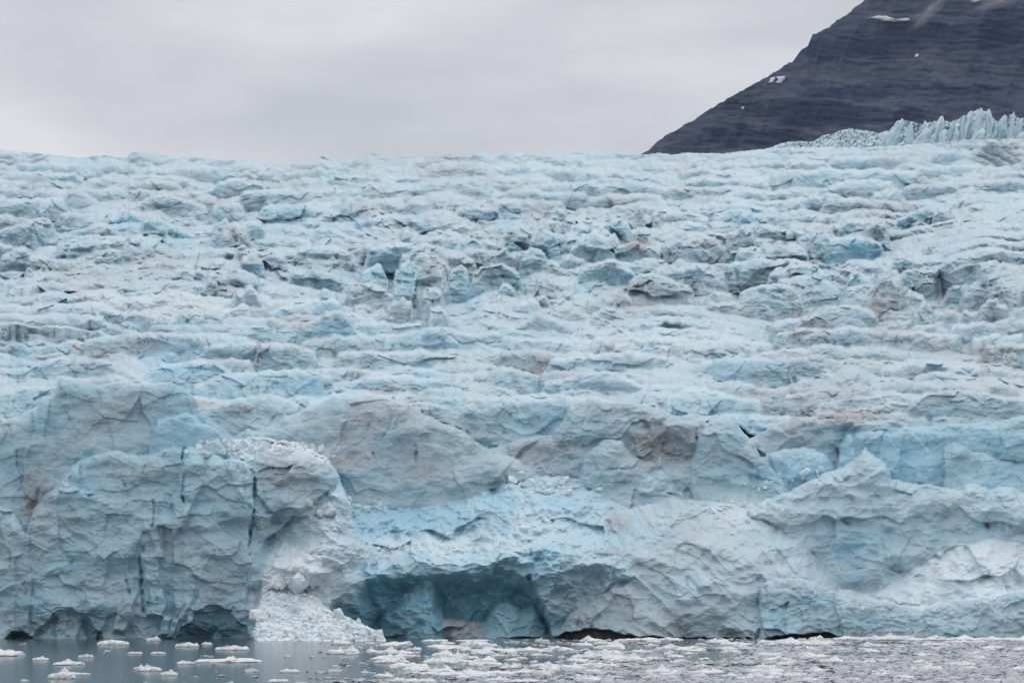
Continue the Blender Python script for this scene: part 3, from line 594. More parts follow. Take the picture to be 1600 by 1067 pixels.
# wobble of the crest lines so that no traced line stays smooth
wob = perlin(U / 2.6, W / 2.6, 101) * 3.2 + perlin(U / 1.0, W / 1.0, 102) * 1.8 + perlin(U / .45, W / .45, 103) * .8
wobx = perlin(U / 2.6, W / 2.6, 104) * 3.0 + perlin(U / 1.0, W / 1.0, 105) * 1.5
PXW = PXF + wobx; PYW = PYF + wob
field = sstep(0, 12, top[None, :] + 6 - PYF)          # 1 behind the front, 0 on it
wob = wob * (1 - .35 * field) + field * 3.0 * (np.abs(perlin(U / 1.7, W / 1.7, 106)) - .3); PYW = PYF + wob
D = np.full(PYF.shape, 1e4, f4); LID = np.full(PYF.shape, -1, np.int32)
keys = list(LAYERS)
for li, kx in enumerate(keys):
    Dc, g, r, tau, dmin, colr, rough, crest = LAYERS[kx]
    cy = line_y(crest, PXW)
    t = PYW - cy
    d = Dc - g * t - r * (1 - np.exp(-np.maximum(t, 0) / tau))
    d = np.maximum(d, dmin + 0.012 * np.maximum(0, 1000 - PYF) * 0.3)
    m = (t > 0) & (d < D) & (PYF > top[None, :] - 14)
    if kx == 'snow_saddle': m &= PYW < 748
    if kx == 'shoulder': m &= PYW < 838 - (PXW - 420) * .78
    D = np.where(m, d, D).astype(f4); LID = np.where(m, li, LID)
base_lid = keys.index('mid_blocks')
ATT = np.array([LAYERS[k][5] for k in keys], f4)[LID]
rough = np.array([LAYERS[k][6] for k in keys], f4)[LID]
# ---- the crevassed surface: blocks and ledges rising behind the front
def terrace(per, seed, lu, au, ph0=0.0, cut_=.20):
    ph = (PYW + au * perlin(U / lu, W / (lu * 1.1), seed) + .55 * au * (np.abs(perlin(U / (lu * .6), W / lu, seed + 3)) - .3) + .45 * au * perlin(U / (lu * .4), W / (lu * .65), seed + 1) + .12 * (PXW - 800) * perlin(U / 45, W / 16, seed + 2)) / per + ph0
    fl = np.floor(ph); fr = ph - fl
    return (fl + .38 + .62 * (1 - np.exp(-5.5 * fr)) / (1 - math.exp(-5.5))) * per - ph0 * per
# going down each step: a short tread, then its face
mixw = sstep(-.35, .35, perlin(U / 18, W / 9, 287))
base = D_base((.85 - .35 * mixw) * terrace(23.0, 281, 14, 22) + (.05 + .35 * mixw) * terrace(12.0, 285, 7, 9, .4) + .10 * terrace(6.0, 290, 3.5, 5, .7) - 5, ys[None, :])
base = np.maximum(base, np.maximum.accumulate(np.where(PYF > top[None, :] + 3, 0, base), axis=0) - .8)     # no step leans far out over the one below
base = np.maximum(base, 447.0 + .05 * (700 - PYW)).astype(f4)
base = np.where(PYF > top[None, :] + 3, 446.0, base)
m = (base < D) | (LID < 0)
D = np.where(m, base, D); LID = np.where(m, -1, LID)
ATT[m] = np.array((.10, .08, .10, .0), f4); rough[m] = .6
PZ = PYF                                             # rows, for zone tests
rs = np.random.RandomState(42)
blocks = []
for i, (A, bl, pts) in enumerate(RIDGES):
    p = np.array(pts, f4)
    blocks.append((p[:, 0], p[:, 1], A, bl, max(0, rs.normal(.07, .08)), True))
n_try = 0
while len(blocks) < len(RIDGES) + 680 and n_try < 14000:
    n_try += 1
    x, cy = rs.uniform(-540, 2140), 250 + 410 * rs.rand()
    mid = 320 < cy < 485
    if not mid and rs.rand() < .3: continue
    far = 0.5 + 0.5 * min(1, (cy - 240) / 110.0)
    hw = (22 * 3.2 ** rs.rand() if mid else 40 * 4.0 ** rs.rand()) * (.75 + .25 * far)
    A = (rs.uniform(9, 26) if mid else rs.uniform(5, 11) + hw * rs.uniform(.02, .09)) * far
    bl = max(0, rs.normal(.08, .20)); sk = rs.uniform(-.6, .8); dr = max(0, rs.normal(.08, .10))
    tt = np.linspace(-1, 1, 21); pk = rs.uniform(-.55, .55)
    ta = np.where(tt < pk, (tt - pk) / (1 + pk), (tt - pk) / (1 - pk))
    drop = A * (rs.uniform(.6, 1.2) if mid else rs.uniform(.3, .8)) * np.abs(ta) ** (1.5 + sk)
    yy = cy + drop + .35 * A * np.abs(np.interp(tt, np.linspace(-1, 1, 7), rs.uniform(-1, 1, 7))) + np.convolve(rs.uniform(-1, 1, 23), [.25, .5, .25], 'valid') * A * .22 + rs.uniform(-.09, .09) * hw * tt * (1 if mid else .7)
    ok = True
    for rx, ry, rA, *_q in blocks[:len(RIDGES)]:
        ov = min(rx[-1], x + hw) - max(rx[0], x - hw)
        if ov > .5 * hw and -7 < cy - ry.mean() < rA * 1.2: ok = False; break
    if ok: blocks.append((x + tt * hw, yy, A, bl, dr, False))
print('blocks', len(blocks))
for i, (bx, by, A, bl, dr, traced) in enumerate(blocks):
    j = np.where((px >= bx[0]) & (px <= bx[-1]))[0]
    if len(j) < 3: continue
    j0, j1 = j[0], j[-1] + 1
    x = px[j0:j1]; yc = np.interp(x, bx, by).astype(f4)
    Lx = bx[-1] - bx[0]; edge = min(14.0, Lx * .25)
    win = sstep(0, edge, x - bx[0]) * sstep(0, edge, bx[-1] - x)
    H = A * 1.55
    raw_ = D_base(yc + H, ys[j0:j1])
    core = raw_[len(x) // 6: max(len(x) // 6 + 1, len(x) * 5 // 6)].mean()
    Dc = np.maximum(core + .25 * (smooth1(raw_, 15) - core) + perlin(x / 30.0, x * 0 + i * 1.7, 203) * 1.2, 447.0)
    ye = yc + (1 - win) * H
    t = PYW[:, j0:j1] - ye[None, :]
    g = .04 + .09 * ((i * 37) % 7) / 7.0
    tp_ = np.maximum(t, 0)
    d = Dc[None, :] - g * t - 2.5 * (1 - np.exp(-tp_ / (2.5 + .10 * A))) * (Dc[None, :] / 500.0)
    bs = base[:, j0:j1]
    d = d + (bs - d) * sstep(H * 1.5 + 14, H * 2.2 + 34, t)
    m = (t > 0) & (d < D[:, j0:j1]) & (t < H * 2.2 + 34) & (PYF[:, j0:j1] < top[None, j0:j1] + 3)
    D[:, j0:j1] = np.where(m, d, D[:, j0:j1]); LID[:, j0:j1] = np.where(m, -2 - i, LID[:, j0:j1])
    face = sstep(2, 9, t)
    a = np.stack([.10 + bl * face * (.45 + .75 * sstep(-.5, .5, perlin(x[None, :] / 22.0 + i, PYF[:, j0:j1] / 13.0, 209))), dr + 0 * t, .22 * (1 - face), 0 * t], -1)
    ATT[:, j0:j1][m] = a[m]; rough[:, j0:j1] = np.where(m, .62, rough[:, j0:j1])
chaos = sstep(310, 350, PYF) * sstep(490, 450, PYF)
rough = np.where(LID < 0, rough + .3 * chaos, rough)
CAVE = np.zeros(PYF.shape, np.int32)
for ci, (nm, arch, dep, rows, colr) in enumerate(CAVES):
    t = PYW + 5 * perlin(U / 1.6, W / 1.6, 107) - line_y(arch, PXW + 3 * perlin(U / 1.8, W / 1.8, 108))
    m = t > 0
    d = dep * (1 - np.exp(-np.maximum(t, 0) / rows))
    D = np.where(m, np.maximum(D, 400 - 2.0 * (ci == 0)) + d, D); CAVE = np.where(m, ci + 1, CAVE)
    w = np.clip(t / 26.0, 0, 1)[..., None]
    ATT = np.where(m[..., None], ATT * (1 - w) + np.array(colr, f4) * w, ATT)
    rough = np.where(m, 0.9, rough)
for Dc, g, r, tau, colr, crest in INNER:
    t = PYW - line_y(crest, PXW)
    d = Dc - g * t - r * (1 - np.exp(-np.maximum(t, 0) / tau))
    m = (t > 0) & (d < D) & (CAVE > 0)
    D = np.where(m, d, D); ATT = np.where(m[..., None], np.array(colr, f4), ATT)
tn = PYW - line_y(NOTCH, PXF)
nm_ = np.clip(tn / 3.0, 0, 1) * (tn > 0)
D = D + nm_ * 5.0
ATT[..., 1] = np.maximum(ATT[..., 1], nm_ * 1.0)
_rs = np.random.RandomState(77)
for x0_, x1_, y0_, y1_, n_ in ((5, 430, 620, 985, 20), (1310, 1600, 680, 760, 7), (860, 1180, 660, 780, 6), (880, 1330, 860, 985, 6), (460, 740, 640, 740, 5)):
    for _ in range(n_):
        cx_, cy_, ln_ = _rs.uniform(x0_, x1_), _rs.uniform(y0_, y1_), _rs.uniform(12, 45); tl_ = _rs.uniform(-.35, .35)
        CRACKS.append(([(cx_ + tl_ * ln_ * q_ + _rs.uniform(-3, 3), cy_ + ln_ * q_) for q_ in (-.5, -.15, .2, .5)], _rs.uniform(1.1, 2.0), _rs.uniform(.8, 2.2), _rs.uniform(-.12, .45)))
for pts, hw, dep, bl in CRACKS:
    p = np.array(pts, f4)
    if abs(p[0, 0] - p[-1, 0]) > abs(p[0, 1] - p[-1, 1]):          # runs across
        p = p[np.argsort(p[:, 0])]
        c = np.interp(PXW, p[:, 0], p[:, 1]); dd = PYW - c
        e = np.minimum(PXW - p[0, 0], p[-1, 0] - PXW)
    else:
        p = p[np.argsort(p[:, 1])]
        c = np.interp(PYW, p[:, 1], p[:, 0]); dd = PXF + wobx * 0.7 - c
        e = np.minimum(PYW - p[0, 1], p[-1, 1] - PYW)
    w = np.exp(-(dd / (hw * (.7 + .5 * perlin(PXF / 8, PYF / 9, 191)).clip(.2, 1.4))) ** 2) * np.clip(e / 8.0 + 0.3, 0, 1) * (.65 + .7 * perlin(PXF / 20, PYF / 11, 193)).clip(0, 1)
    D = D + dep * .5 * w
    if bl > 0: ATT[..., 0] += bl * w
    else: ATT[..., 1] += -bl * w
for pts, hw, dep in RAISED:
    p = np.array(pts, f4); p = p[np.argsort(p[:, 1])]
    c = np.interp(PYW, p[:, 1], p[:, 0]); dd = PXF + wobx - c
    e = np.minimum(PYW - p[0, 1], p[-1, 1] - PYW)
    w = (1 - sstep(0.75, 1.05, np.abs(dd) / hw)) * np.clip(e / 8.0 + 0.2, 0, 1)
    D = D - dep * w
# fracture texture of the faces
seedL = np.mod(LID * 3.7, 211.0)
a1, e1, r1 = facets(U / 6.5 + seedL + perlin(U / 5, W / 5, 111) * .35, W / 4.2 + perlin(U / 5, W / 5, 112) * .35, 5, 0.9)
a2, e2, r2 = facets(U / 2.4 + seedL + perlin(U / 2, W / 2, 113) * .35, W / 1.7 + perlin(U / 2, W / 2, 114) * .3, 9, 0.9)
a3, e3, r3 = facets(U / 0.95 + perlin(U, W, 115) * .3, W / 0.7 + perlin(U, W, 116) * .3, 13, 0.9)
rd = ridged(U / 7.0 + perlin(U / 6, W / 6, 117) * .5, W / 4.5 + perlin(U / 6, W / 6, 118) * .5, 120, 4, 0.55)
sm = fbm(U / 3.2, W / 2.0, 130, 5, 0.55)
stri = perlin(U / 9.0, W / 0.55 + perlin(U / 6, W / 3, 141) * 1.2, 142) + 0.6 * perlin(U / 5.0, W / 0.25, 143)
isl = {k: (LID == i) for i, k in enumerate(keys)}
smooth_l = isl['mid_ridge'] | isl['left_wall'] | isl['blue_slab'] | isl['upper_slab']
f_l = np.where(smooth_l & (CAVE == 0), 0.6, 1.0).astype(f4)
big = fbm(U / 9.0, W / 5.5, 133, 3, .5)
disp = (a1 * 1.25 + a2 * (0.34 + .24 * field)) * f_l + a3 * (0.07 + .12 * field) * (0.4 + 0.6 * f_l) - (rd - 1.2) * 0.6 * f_l + sm * 0.42 + stri * 0.06 + big * 1.6
# folded flow of the bulge: folds dip to the right
uu = U * 0.80 - W * -0.60; ww = W * 0.80 + U * 0.60
bend = perlin(U / 9, W / 9, 151) * 1.5
fold = ridged(uu / 7.0, (ww + bend * 1.6) / 2.6, 152, 4, 0.55) - 1.0
a1t, _e, _r = facets(U / 3.4 + seedL + perlin(U / 4, W / 6, 211) * .3, W / 9.5 + perlin(U / 4, W / 6, 212) * .25, 15, .9)
tall = (isl['left_wall'] | isl['buttress'] | isl['far_left'] | isl['lower_slab'] | isl['right_wall'] | isl['toe']) & (CAVE == 0)
disp = np.where(tall, disp * .7 + a1t * 1.0 - a2 * .12, disp)
flow = ridged(U / 8.0 + perlin(U / 7, W / 4, 215) * .6, W / 2.6 + perlin(U / 7, W / 5, 216) * .9 + U * .05, 217, 3, .5) - 1.0
disp = np.where(LID < 0, disp * (.62 + .35 * chaos) - flow * .5, disp)
disp = np.where(isl['bulge'] & (CAVE == 0), disp * 0.75 - fold * 0.75 * sstep(-.5, .4, fbm(U / 8, W / 6, 155, 2)), disp)
rough_w = sstep(0, 1, rough)
D = D + disp * rough * 1.25 * np.clip(D / 420.0, 1, 1.7) * (1 - .6 * sstep(300, 250, PYF))
u3 = U * .90 + W * .42; w3 = W * .90 - U * .42
fold3 = ridged(u3 / 9.0 + perlin(U / 4, W / 3, 157), (w3 + perlin(U / 6, W / 5, 158) * 1.6) / 3.4, 159, 4, .5) - 1.0
D = np.where(isl['bowl'] & (CAVE == 0), D - fold3 * .9, D)
# lumpy broken ice
lump_w = np.where(isl['bowl'], .2, np.where(isl['chute'], .5, np.where(isl['snow_saddle'], 1.0, np.where(isl['toe'], .3, 0.0)))) * (CAVE == 0)
l1, el1, rl1 = facets(U / 1.3 + 7 + perlin(U / 1.5, W / 1.2, 184) * .7, W / 0.9 + perlin(U / 1.5, W / 1.2, 185) * .7, 21, 0.8)
l2_, el2, rl2 = facets(U / 2.6 + perlin(U / 3, W / 2, 181), W / 1.5 + perlin(U / 3, W / 2, 182), 23, 0.9)
D = D - lump_w * ((np.clip(el1, 0, .5) * 1.0 + rl1 * 0.6) * sstep(-.4, .4, fbm(U / 5, W / 3, 183, 2)) + np.clip(el2, 0, .6) * 1.2 + l2_ * .8 + big * .8)
# slight smoothing of the steps between layers
def blur(A, n=1):
    for _ in range(n):
        A = A.copy()
        A[1:-1] = (A[:-2] + 2 * A[1:-1] + A[2:]) / 4
        A[:, 1:-1] = (A[:, :-2] + 2 * A[:, 1:-1] + A[:, 2:]) / 4
    return A
D = D.astype(f4)
D = blur(D, 1) * (1 - field) + (.5 * D + .5 * blur(D, 1)) * field
for ch in range(4): ATT[..., ch] = blur(ATT[..., ch], 2)
# colour variety of the ice
stain = sstep(0.15, 0.7, fbm(U / 9, W / 5, 161, 4)) * .22
bluev = sstep(-.1, 0.8, fbm(U / 7, W / 4, 165, 4)) * .42
ATT[..., 0] += (bluev + .10 + .08 * (1 - field)) * (1 - ATT[..., 2]); ATT[..., 1] += stain * (1 - ATT[..., 2])
band = sstep(0.35, 0.8, stri) * np.where(isl['mid_ridge'] | isl['left_wall'] | isl['upper_slab'] | isl['grey_step'] | isl['mid_ledge'], .16, .04)
ATT[..., 1] += band
vein = sstep(0.93, 1.0, 1 - np.abs(fbm(U / 5, W / 4, 171, 3))) * sstep(.1, .5, fbm(U / 14, W / 10, 175, 2)) * .35
ATT[..., 1] += vein
fld = (LID < 0).astype(f4)
fb2 = fbm(U / 3.0, W / 2.0, 255, 3)
dz = fbm(U / 16, W / 7, 261, 3)
streak = sstep(0.80, 1.0, 1 - np.abs(perlin(U / 1.6 + fb2 * .6, W / 3.0, 265))) * sstep(.0, .5, fbm(U / 6, W / 3.5, 267, 2))
diag = sstep(0.82, 1.0, 1 - np.abs(perlin(U / 2.2 + W / 1.8 + fb2 * .5, W / 2.5 - U / 7, 269))) * chaos * sstep(-.1, .45, fbm(U / 7, W / 4, 270, 2))
hor = sstep(0.82, 1.0, 1 - np.abs(perlin(U / 6.0, W / 1.1 + fb2 * .7, 273))) * sstep(.05, .5, dz)
blot = sstep(.45, .85, fbm(U / 2.2, W / 1.2, 275, 4)) * sstep(-.05, .5, dz)
ATT[..., 1] += fld * (.30 * streak + .26 * diag + .26 * hor + .42 * blot)
D = D + fld * (streak * .25 + hor * .25 + diag * .25) * sstep(260, 330, PYF)
ATT = patches(PXF, PYF, ATT)
XF = (PXF - 800) / F * D; ZF = EYE + (HZ - PYF) / F * D; DF = D
NBK = 6
_vb = np.linspace(0, 1, NBK + 1).astype(f4)[1:, None]
BX = np.broadcast_to(XF[-1], (NBK, NC)); BD = DF[-1] + _vb * 60; BZ = ZF[-1] - 9.0 * _vb ** 1.5

co = np.stack([np.vstack([XF, BX]), np.vstack([DF, BD]), np.vstack([ZF, BZ])], -1).reshape(-1, 3)
att = np.clip(np.concatenate([ATT.reshape(-1, 4), np.repeat(ATT[-1][None], NBK, 0).reshape(-1, 4)]), 0, 1)
faces = grid_faces(NRF + NBK, NC)
vid = np.where(LID < 0, 200, LID)
vid = np.concatenate([np.where(CAVE > 0, 100 + CAVE, vid).reshape(-1), np.full(NBK * NC, 200, np.int32)])
fid = vid[faces[:, 2]]
names = {i: LNAMES[k] for i, k in enumerate(keys)}
for ci, cv in enumerate(CAVES): names[101 + ci] = 'ice_cave'
names[200] = 'crevassed_surface'
glacier = empty('glacier', (0, 405, 0))
tag(glacier, 'huge pale blue crevassed glacier ending in an ice cliff at the water', 'glacier')
off = np.array([0, 405, 0], f4)
parts = split_parts(co - off, faces, fid, names, ICE, {'ice': att}, glacier)
for i, k in enumerate(keys):
    if k in LLABEL and i in parts: parts[i]['label'] = LLABEL[k]
for ci, lb in enumerate(('wide dark teal cave', 'low cave with a slab inside', 'small rounded cave', 'dark nook at the waterline')):
    if 101 + ci in parts: parts[101 + ci]['label'] = lb
print('glacier verts', len(co))

# ------------------------------------------------------------------ pinnacled serac ridge at the far right, behind the skyline
SERAC = [(1185, 236), (1200, 232), (1215, 226), (1230, 222), (1250, 221), (1270, 222), (1285, 212), (1303, 209), (1310, 205), (1330, 201), (1345, 204), (1360, 205), (1372, 209), (1390, 203), (1403, 189), (1410, 187), (1425, 191), (1440, 195),
         (1450, 192), (1462, 190), (1472, 187), (1480, 191), (1490, 190), (1498, 186), (1510, 179), (1520, 174), (1530, 172), (1543, 174), (1550, 184), (1560, 191), (1570, 183), (1583, 179), (1590, 184), (1600, 186), (1640, 188), (1700, 182), (1760, 190), (1860, 184), (1960, 192), (2080, 186), (2140, 200)]
def build_seracs():
    x = np.arange(1185, 2130, 0.9).astype(f4); nc = len(x); nr = 90
    cr_ = lerp(SERAC, x) + (perlin(x / 6.0, x * 0, 301) * 2.5 + perlin(x / 2.4, x * 0, 302) * 1.6) * (.35 + .65 * sstep(1370, 1420, x))
    vv = np.linspace(0, 1, nr).astype(f4)[:, None]
    py = 262 + (cr_[None, :] - 262) * vv; P = np.broadcast_to(x, py.shape)
    lean = P + (py - 215) * 0.35
    Dd = 862 + (262 - py) * 0.22
    rib = ridged(lean / 11.0 + perlin(P / 20, py / 20, 303) * .5, py / 60.0, 305, 3, .6)
    Dd = Dd - rib * (1.0 + 1.6 * sstep(1370, 1420, P)) - facets(lean / 10.0, py / 18.0, 47, .8)[0] * 1.3 - fbm(lean / 3.0, py / 5.0, 308, 3) * 1.0
    X = (P - 800) / F * Dd; Z = EYE + (HZ - py) / F * Dd
    bk = 12; vb = np.linspace(0, 1, bk + 1).astype(f4)[1:, None]
    X = np.vstack([X, X[-1] + 0 * vb]); Z = np.vstack([Z, Z[-1] - 16 * vb]); Dd = np.vstack([Dd, Dd[-1] + 30 * vb])
    a = np.zeros(X.shape + (4,), f4)
    a[..., 0] = .30 + .4 * sstep(0.2, -.5, fbm(X / 1.6, Z / 4.0, 311, 3)); a[..., 2] = .5; a[..., 1] = .0
    o = mesh_np('serac_ridge', np.stack([X, Dd, Z], -1).reshape(-1, 3) - off, grid_faces(nr + bk, nc), ICE, {'ice': np.clip(a, 0, 1).reshape(-1, 4)}, True, glacier)
    o['label'] = 'bright jagged ridge of seracs against the mountain'
    rs = np.random.RandomState(5)
    tips = [(1410, 186, 13), (1424, 191, 11), (1445, 190, 12), (1458, 195, 9), (1472, 183, 13), (1491, 190, 11), (1505, 182, 14), (1519, 175, 15), (1532, 170, 16), (1545, 172, 13), (1556, 192, 10), (1570, 181, 13), (1584, 176, 12), (1597, 186, 10), (1620, 182, 13), (1660, 184, 14), (1700, 179, 13)]
    tips += [(1385 + 340 * rs.rand(), 200 + 12 * rs.rand(), rs.uniform(9, 19)) for _ in range(16)] + [(1720 + 380 * rs.rand(), 184 + 18 * rs.rand(), rs.uniform(9, 19)) for _ in range(16)]
    for q_, (tx, ty, w) in enumerate(tips):
        # a leaning splintered blade: rings of an irregular outline, wider at its foot
        n = 12; rings = 9; Dt = (858 if q_ < 17 else 853) + rs.rand() * 5; rows = []
        prof = rs.uniform(.7, 1.25, n); foot = 240.0; tl = rs.uniform(-2, 14); w = w * rs.uniform(.7, 1.35)
        for r in range(rings):
            t = r / (rings - 1)
            yy = foot + (ty - foot) * t
            rad = w * (1.05 - 0.62 * t ** 1.6) * (1 if r < rings - 1 else .5)
            ang = np.linspace(0, 2 * np.pi, n, endpoint=False)
            rr = rad * prof * rs.uniform(.85, 1.15, n)
            cx = tx - tl * (1 - t) * 1.5 + rs.uniform(-1.2, 1.2)
            D_ = Dt + np.sin(ang) * rr * .19 * 1.1
            rows.append(np.stack([(cx + np.cos(ang) * rr * .62 - 800) / F * D_, D_, EYE + (HZ - yy - rs.uniform(-1, 1, n) * 1.2) / F * D_], -1))
        co_ = np.concatenate(rows + [rows[-1].mean(0)[None] + np.array([[0, 0, .25]])]); fs = []
        for r in range(rings - 1):
            for i in range(n):
                i2 = (i + 1) % n
                fs.append((r * n + i, r * n + i2, (r + 1) * n + i2)); fs.append((r * n + i, (r + 1) * n + i2, (r + 1) * n + i))
        for i in range(n): fs.append(((rings - 1) * n + i, (rings - 1) * n + (i + 1) % n, rings * n))
        a_ = np.zeros((len(co_), 4), f4); a_[:, 0] = .3 + rs.rand() * .3; a_[:, 2] = .35
        mesh_np('serac', co_ - off, np.array(fs), ICE, {'ice': a_}, False, glacier)
build_seracs()

# ------------------------------------------------------------------ fallen ice: the cone at the waterline and rubble on the slopes
ICO_V = []
_ph = (1 + 5 ** .5) / 2
for a_, b_ in ((-1, _ph), (1, _ph), (-1, -_ph), (1, -_ph)): ICO_V += [(a_, b_, 0)]
for a_, b_ in ((-1, _ph), (1, _ph), (-1, -_ph), (1, -_ph)): ICO_V += [(0, a_, b_)]
for a_, b_ in ((_ph, -1), (_ph, 1), (-_ph, -1), (-_ph, 1)): ICO_V += [(a_, 0, b_)]
ICO_V = np.array(ICO_V, f4) / math.sqrt(1 + _ph ** 2)
ICO_F = np.array([(0, 11, 5), (0, 5, 1), (0, 1, 7), (0, 7, 10), (0, 10, 11), (1, 5, 9), (5, 11, 4), (11, 10, 2), (10, 7, 6), (7, 1, 8), (3, 9, 4), (3, 4, 2), (3, 2, 6), (3, 6, 8), (3, 8, 9), (4, 9, 5), (2, 4, 11), (6, 2, 10), (8, 6, 7), (9, 8, 1)])

def chunks(cent, size, rs, flat=1.0):
    """many angular blocks as one array"""
    n = len(cent)
    vv = np.broadcast_to(ICO_V, (n, 12, 3)) * rs.uniform(.55, 1.25, (n, 12, 1)) * rs.uniform(.65, 1.35, (n, 1, 3))
    q = rs.normal(size=(n, 4)); q /= np.linalg.norm(q, axis=1, keepdims=True)
    w, x, y, z = q.T
    R = np.stack([1 - 2 * (y * y + z * z), 2 * (x * y - z * w), 2 * (x * z + y * w), 2 * (x * y + z * w), 1 - 2 * (x * x + z * z), 2 * (y * z - x * w), 2 * (x * z - y * w), 2 * (y * z + x * w), 1 - 2 * (x * x + y * y)], -1).reshape(n, 3, 3)
    vv = np.einsum('nij,nkj->nki', R, vv) * size[:, None, None]
    vv[..., 2] *= flat
    co_ = (vv + cent[:, None, :]).reshape(-1, 3)
    fs = (ICO_F[None] + (np.arange(n) * 12)[:, None, None]).reshape(-1, 3)
    return co_, fs

def surf_at(x, y):
    """point of the front at photo column x and row y"""
    c = np.clip(np.searchsorted(px, x), 0, NC - 1)
    tp = ytop[c]
    r = np.clip(((y - 1028.0) / (tp - 1028.0) * (NRF - 1)).astype(int), 0, NRF - 1)
    return np.stack([XF[r, c], DF[r, c], ZF[r, c]], -1)

def build_cone():
    outline = [(396, 1004), (401, 955), (410, 932), (426, 916), (445, 910), (465, 918), (482, 930), (500, 943), (520, 955), (545, 964), (570, 976), (588, 985), (600, 994), (606, 1004)]
    x = np.arange(394, 608, 1.0).astype(f4); y0 = lerp(outline, x); nr = 90
    vv = np.linspace(0, 1, nr).astype(f4)[:, None]
    py = 1012 + (y0[None, :] + perlin(x / 4, x * 0, 401) * 2 - 1012) * vv; P = np.broadcast_to(x, py.shape)
    u_ = (P - 800) / F * 398; w_ = (HZ - py) / F * 398
    Dd = 383.5 + (1004 - py) * 0.17 + np.abs(P - 490) * 0.012
    l, e, r = facets(u_ / .9, w_ / .7, 51, .8); l2, e2_, r_ = facets(u_ / .38, w_ / .32, 53, .8)
    Dd = Dd - np.clip(e, 0, .5) * .8 - r * .45 - np.clip(e2_, 0, .5) * .35 - fbm(u_ / 2.5, w_ / 2, 405, 3) * .5
    X = (P - 800) / F * Dd; Z = EYE + (HZ - py) / F * Dd
    bk = 6; vb = np.linspace(0, 1, bk + 1).astype(f4)[1:, None]
    X = np.vstack([X, X[-1] + 0 * vb]); Z = np.vstack([Z, Z[-1] - 5 * vb]); Dd = np.vstack([Dd, Dd[-1] + 9 * vb])
    o0 = np.stack([X, Dd, Z], -1).reshape(-1, 3)
    n0 = len(o0); rs = np.random.RandomState(8)
    k = rs.randint(0, nr * len(x), 420); cz = o0[k]; ok = cz[:, 2] > .2
    cz = cz[ok]; c1, f1 = chunks(cz, rs.gamma(2.0, .13, len(cz)).astype(f4) + .08, rs)
    base = np.array([44 - 70, 394, 0], f4) * 0 + np.array([(490 - 800) / F * 394, 394, 0], f4)
    gf = grid_faces(nr + bk, len(x)); gf3 = np.concatenate([gf[:, [0, 1, 2]], gf[:, [0, 2, 3]]])
    o = mesh_np('ice_debris_cone', np.concatenate([o0, c1]) - base, np.concatenate([gf3, f1 + n0]), RUBBLE, None, False, None, tuple(base))
    tag(o, 'bright heap of freshly fallen ice rubble sloping into the water left of the big cave', 'ice heap')
build_cone()

def build_rubble():
    rs = np.random.RandomState(3); cs = []; ss = []
    for cx, cy, rx, ry, n, sz in ((720, 856, 150, 12, 160, .13), (600, 856, 110, 10, 80, .14), (465, 915, 30, 30, 260, .22), (450, 700, 60, 9, 260, .18), (350, 700, 50, 8, 160, .2), (840, 815, 60, 30, 70, .14),
                                 (540, 800, 50, 20, 110, .2), (1150, 795, 90, 16, 120, .16), (1520, 890, 90, 14, 60, .1), (1250, 745, 60, 12, 70, .16), (1490, 945, 130, 10, 60, .16), (860, 760, 60, 16, 90, .2)):
        x = cx + rs.normal(size=n) * rx * .55; y = cy + rs.normal(size=n) * ry * .55
        tp = np.interp(x, px, top); ok = (y > tp + 12)
        cs.append(surf_at(x[ok], y[ok])); ss.append(rs.gamma(.8, sz * 1.1, ok.sum()) + .05)
    c, s_ = np.concatenate(cs), np.concatenate(ss)
    c1, f1 = chunks(c.astype(f4), np.minimum(s_, 1.2).astype(f4), rs)
    o = mesh_np('ice_rubble', c1, f1, RUBBLE, None, False)
    tag(o, 'loose white ice rubble strewn over the broken slopes of the glacier front', 'ice rubble', None, 'stuff')
build_rubble()

# ------------------------------------------------------------------ floating ice
def water_at(x, y):
    Y = EYE * F / (y - HZ)
    return np.array([(x - 800) / F * Y, Y, 0.0])

def floe_mesh(i):
    rs = np.random.RandomState(500 + i); n = 26
    ang = np.linspace(0, 2 * np.pi, n, endpoint=False)
    rad = 1 + 0.22 * np.sin(ang * 2 + rs.rand() * 6) + 0.14 * np.sin(ang * 3 + rs.rand() * 6) + rs.uniform(-.12, .12, n)
    rows = []; nb = rs.randint(1, 4)
    bumps = [(rs.uniform(-.6, .6), rs.uniform(-.6, .6), rs.uniform(.15, .6), rs.uniform(.10, .32)) for _ in range(nb)]
    for s_, z in ((.80, -.30), (1.0, -.05), (1.03, .10), (.95, .30), (.80, .40), (.58, .42), (.34, .42), (.12, .42)):
        x, y = np.cos(ang) * rad * s_, np.sin(ang) * rad * s_
        zz = np.full(n, z) * (1 + rs.uniform(-.25, .25, n))
        if s_ < .99 and z > 0:
            for bx, by, bh, br in bumps: zz = zz + bh * np.exp(-((x - bx) ** 2 + (y - by) ** 2) / br ** 2)
            zz = zz + rs.uniform(-.10, .14, n)
        rows.append(np.stack([x + rs.uniform(-.04, .04, n), y + rs.uniform(-.04, .04, n), zz], -1))
    co_ = np.concatenate(rows); nr = len(rows); fs = []
    for r in range(nr - 1):
        for k in range(n):
            k2 = (k + 1) % n
            fs.append((r * n + k, r * n + k2, (r + 1) * n + k2)); fs.append((r * n + k, (r + 1) * n + k2, (r + 1) * n + k))
    c = len(co_); co_ = np.vstack([co_, rows[-1].mean(0)[None]])
    for k in range(n): fs.append(((nr - 1) * n + k, (nr - 1) * n + (k + 1) % n, c))
    return co_, np.array(fs)
PROTO = []
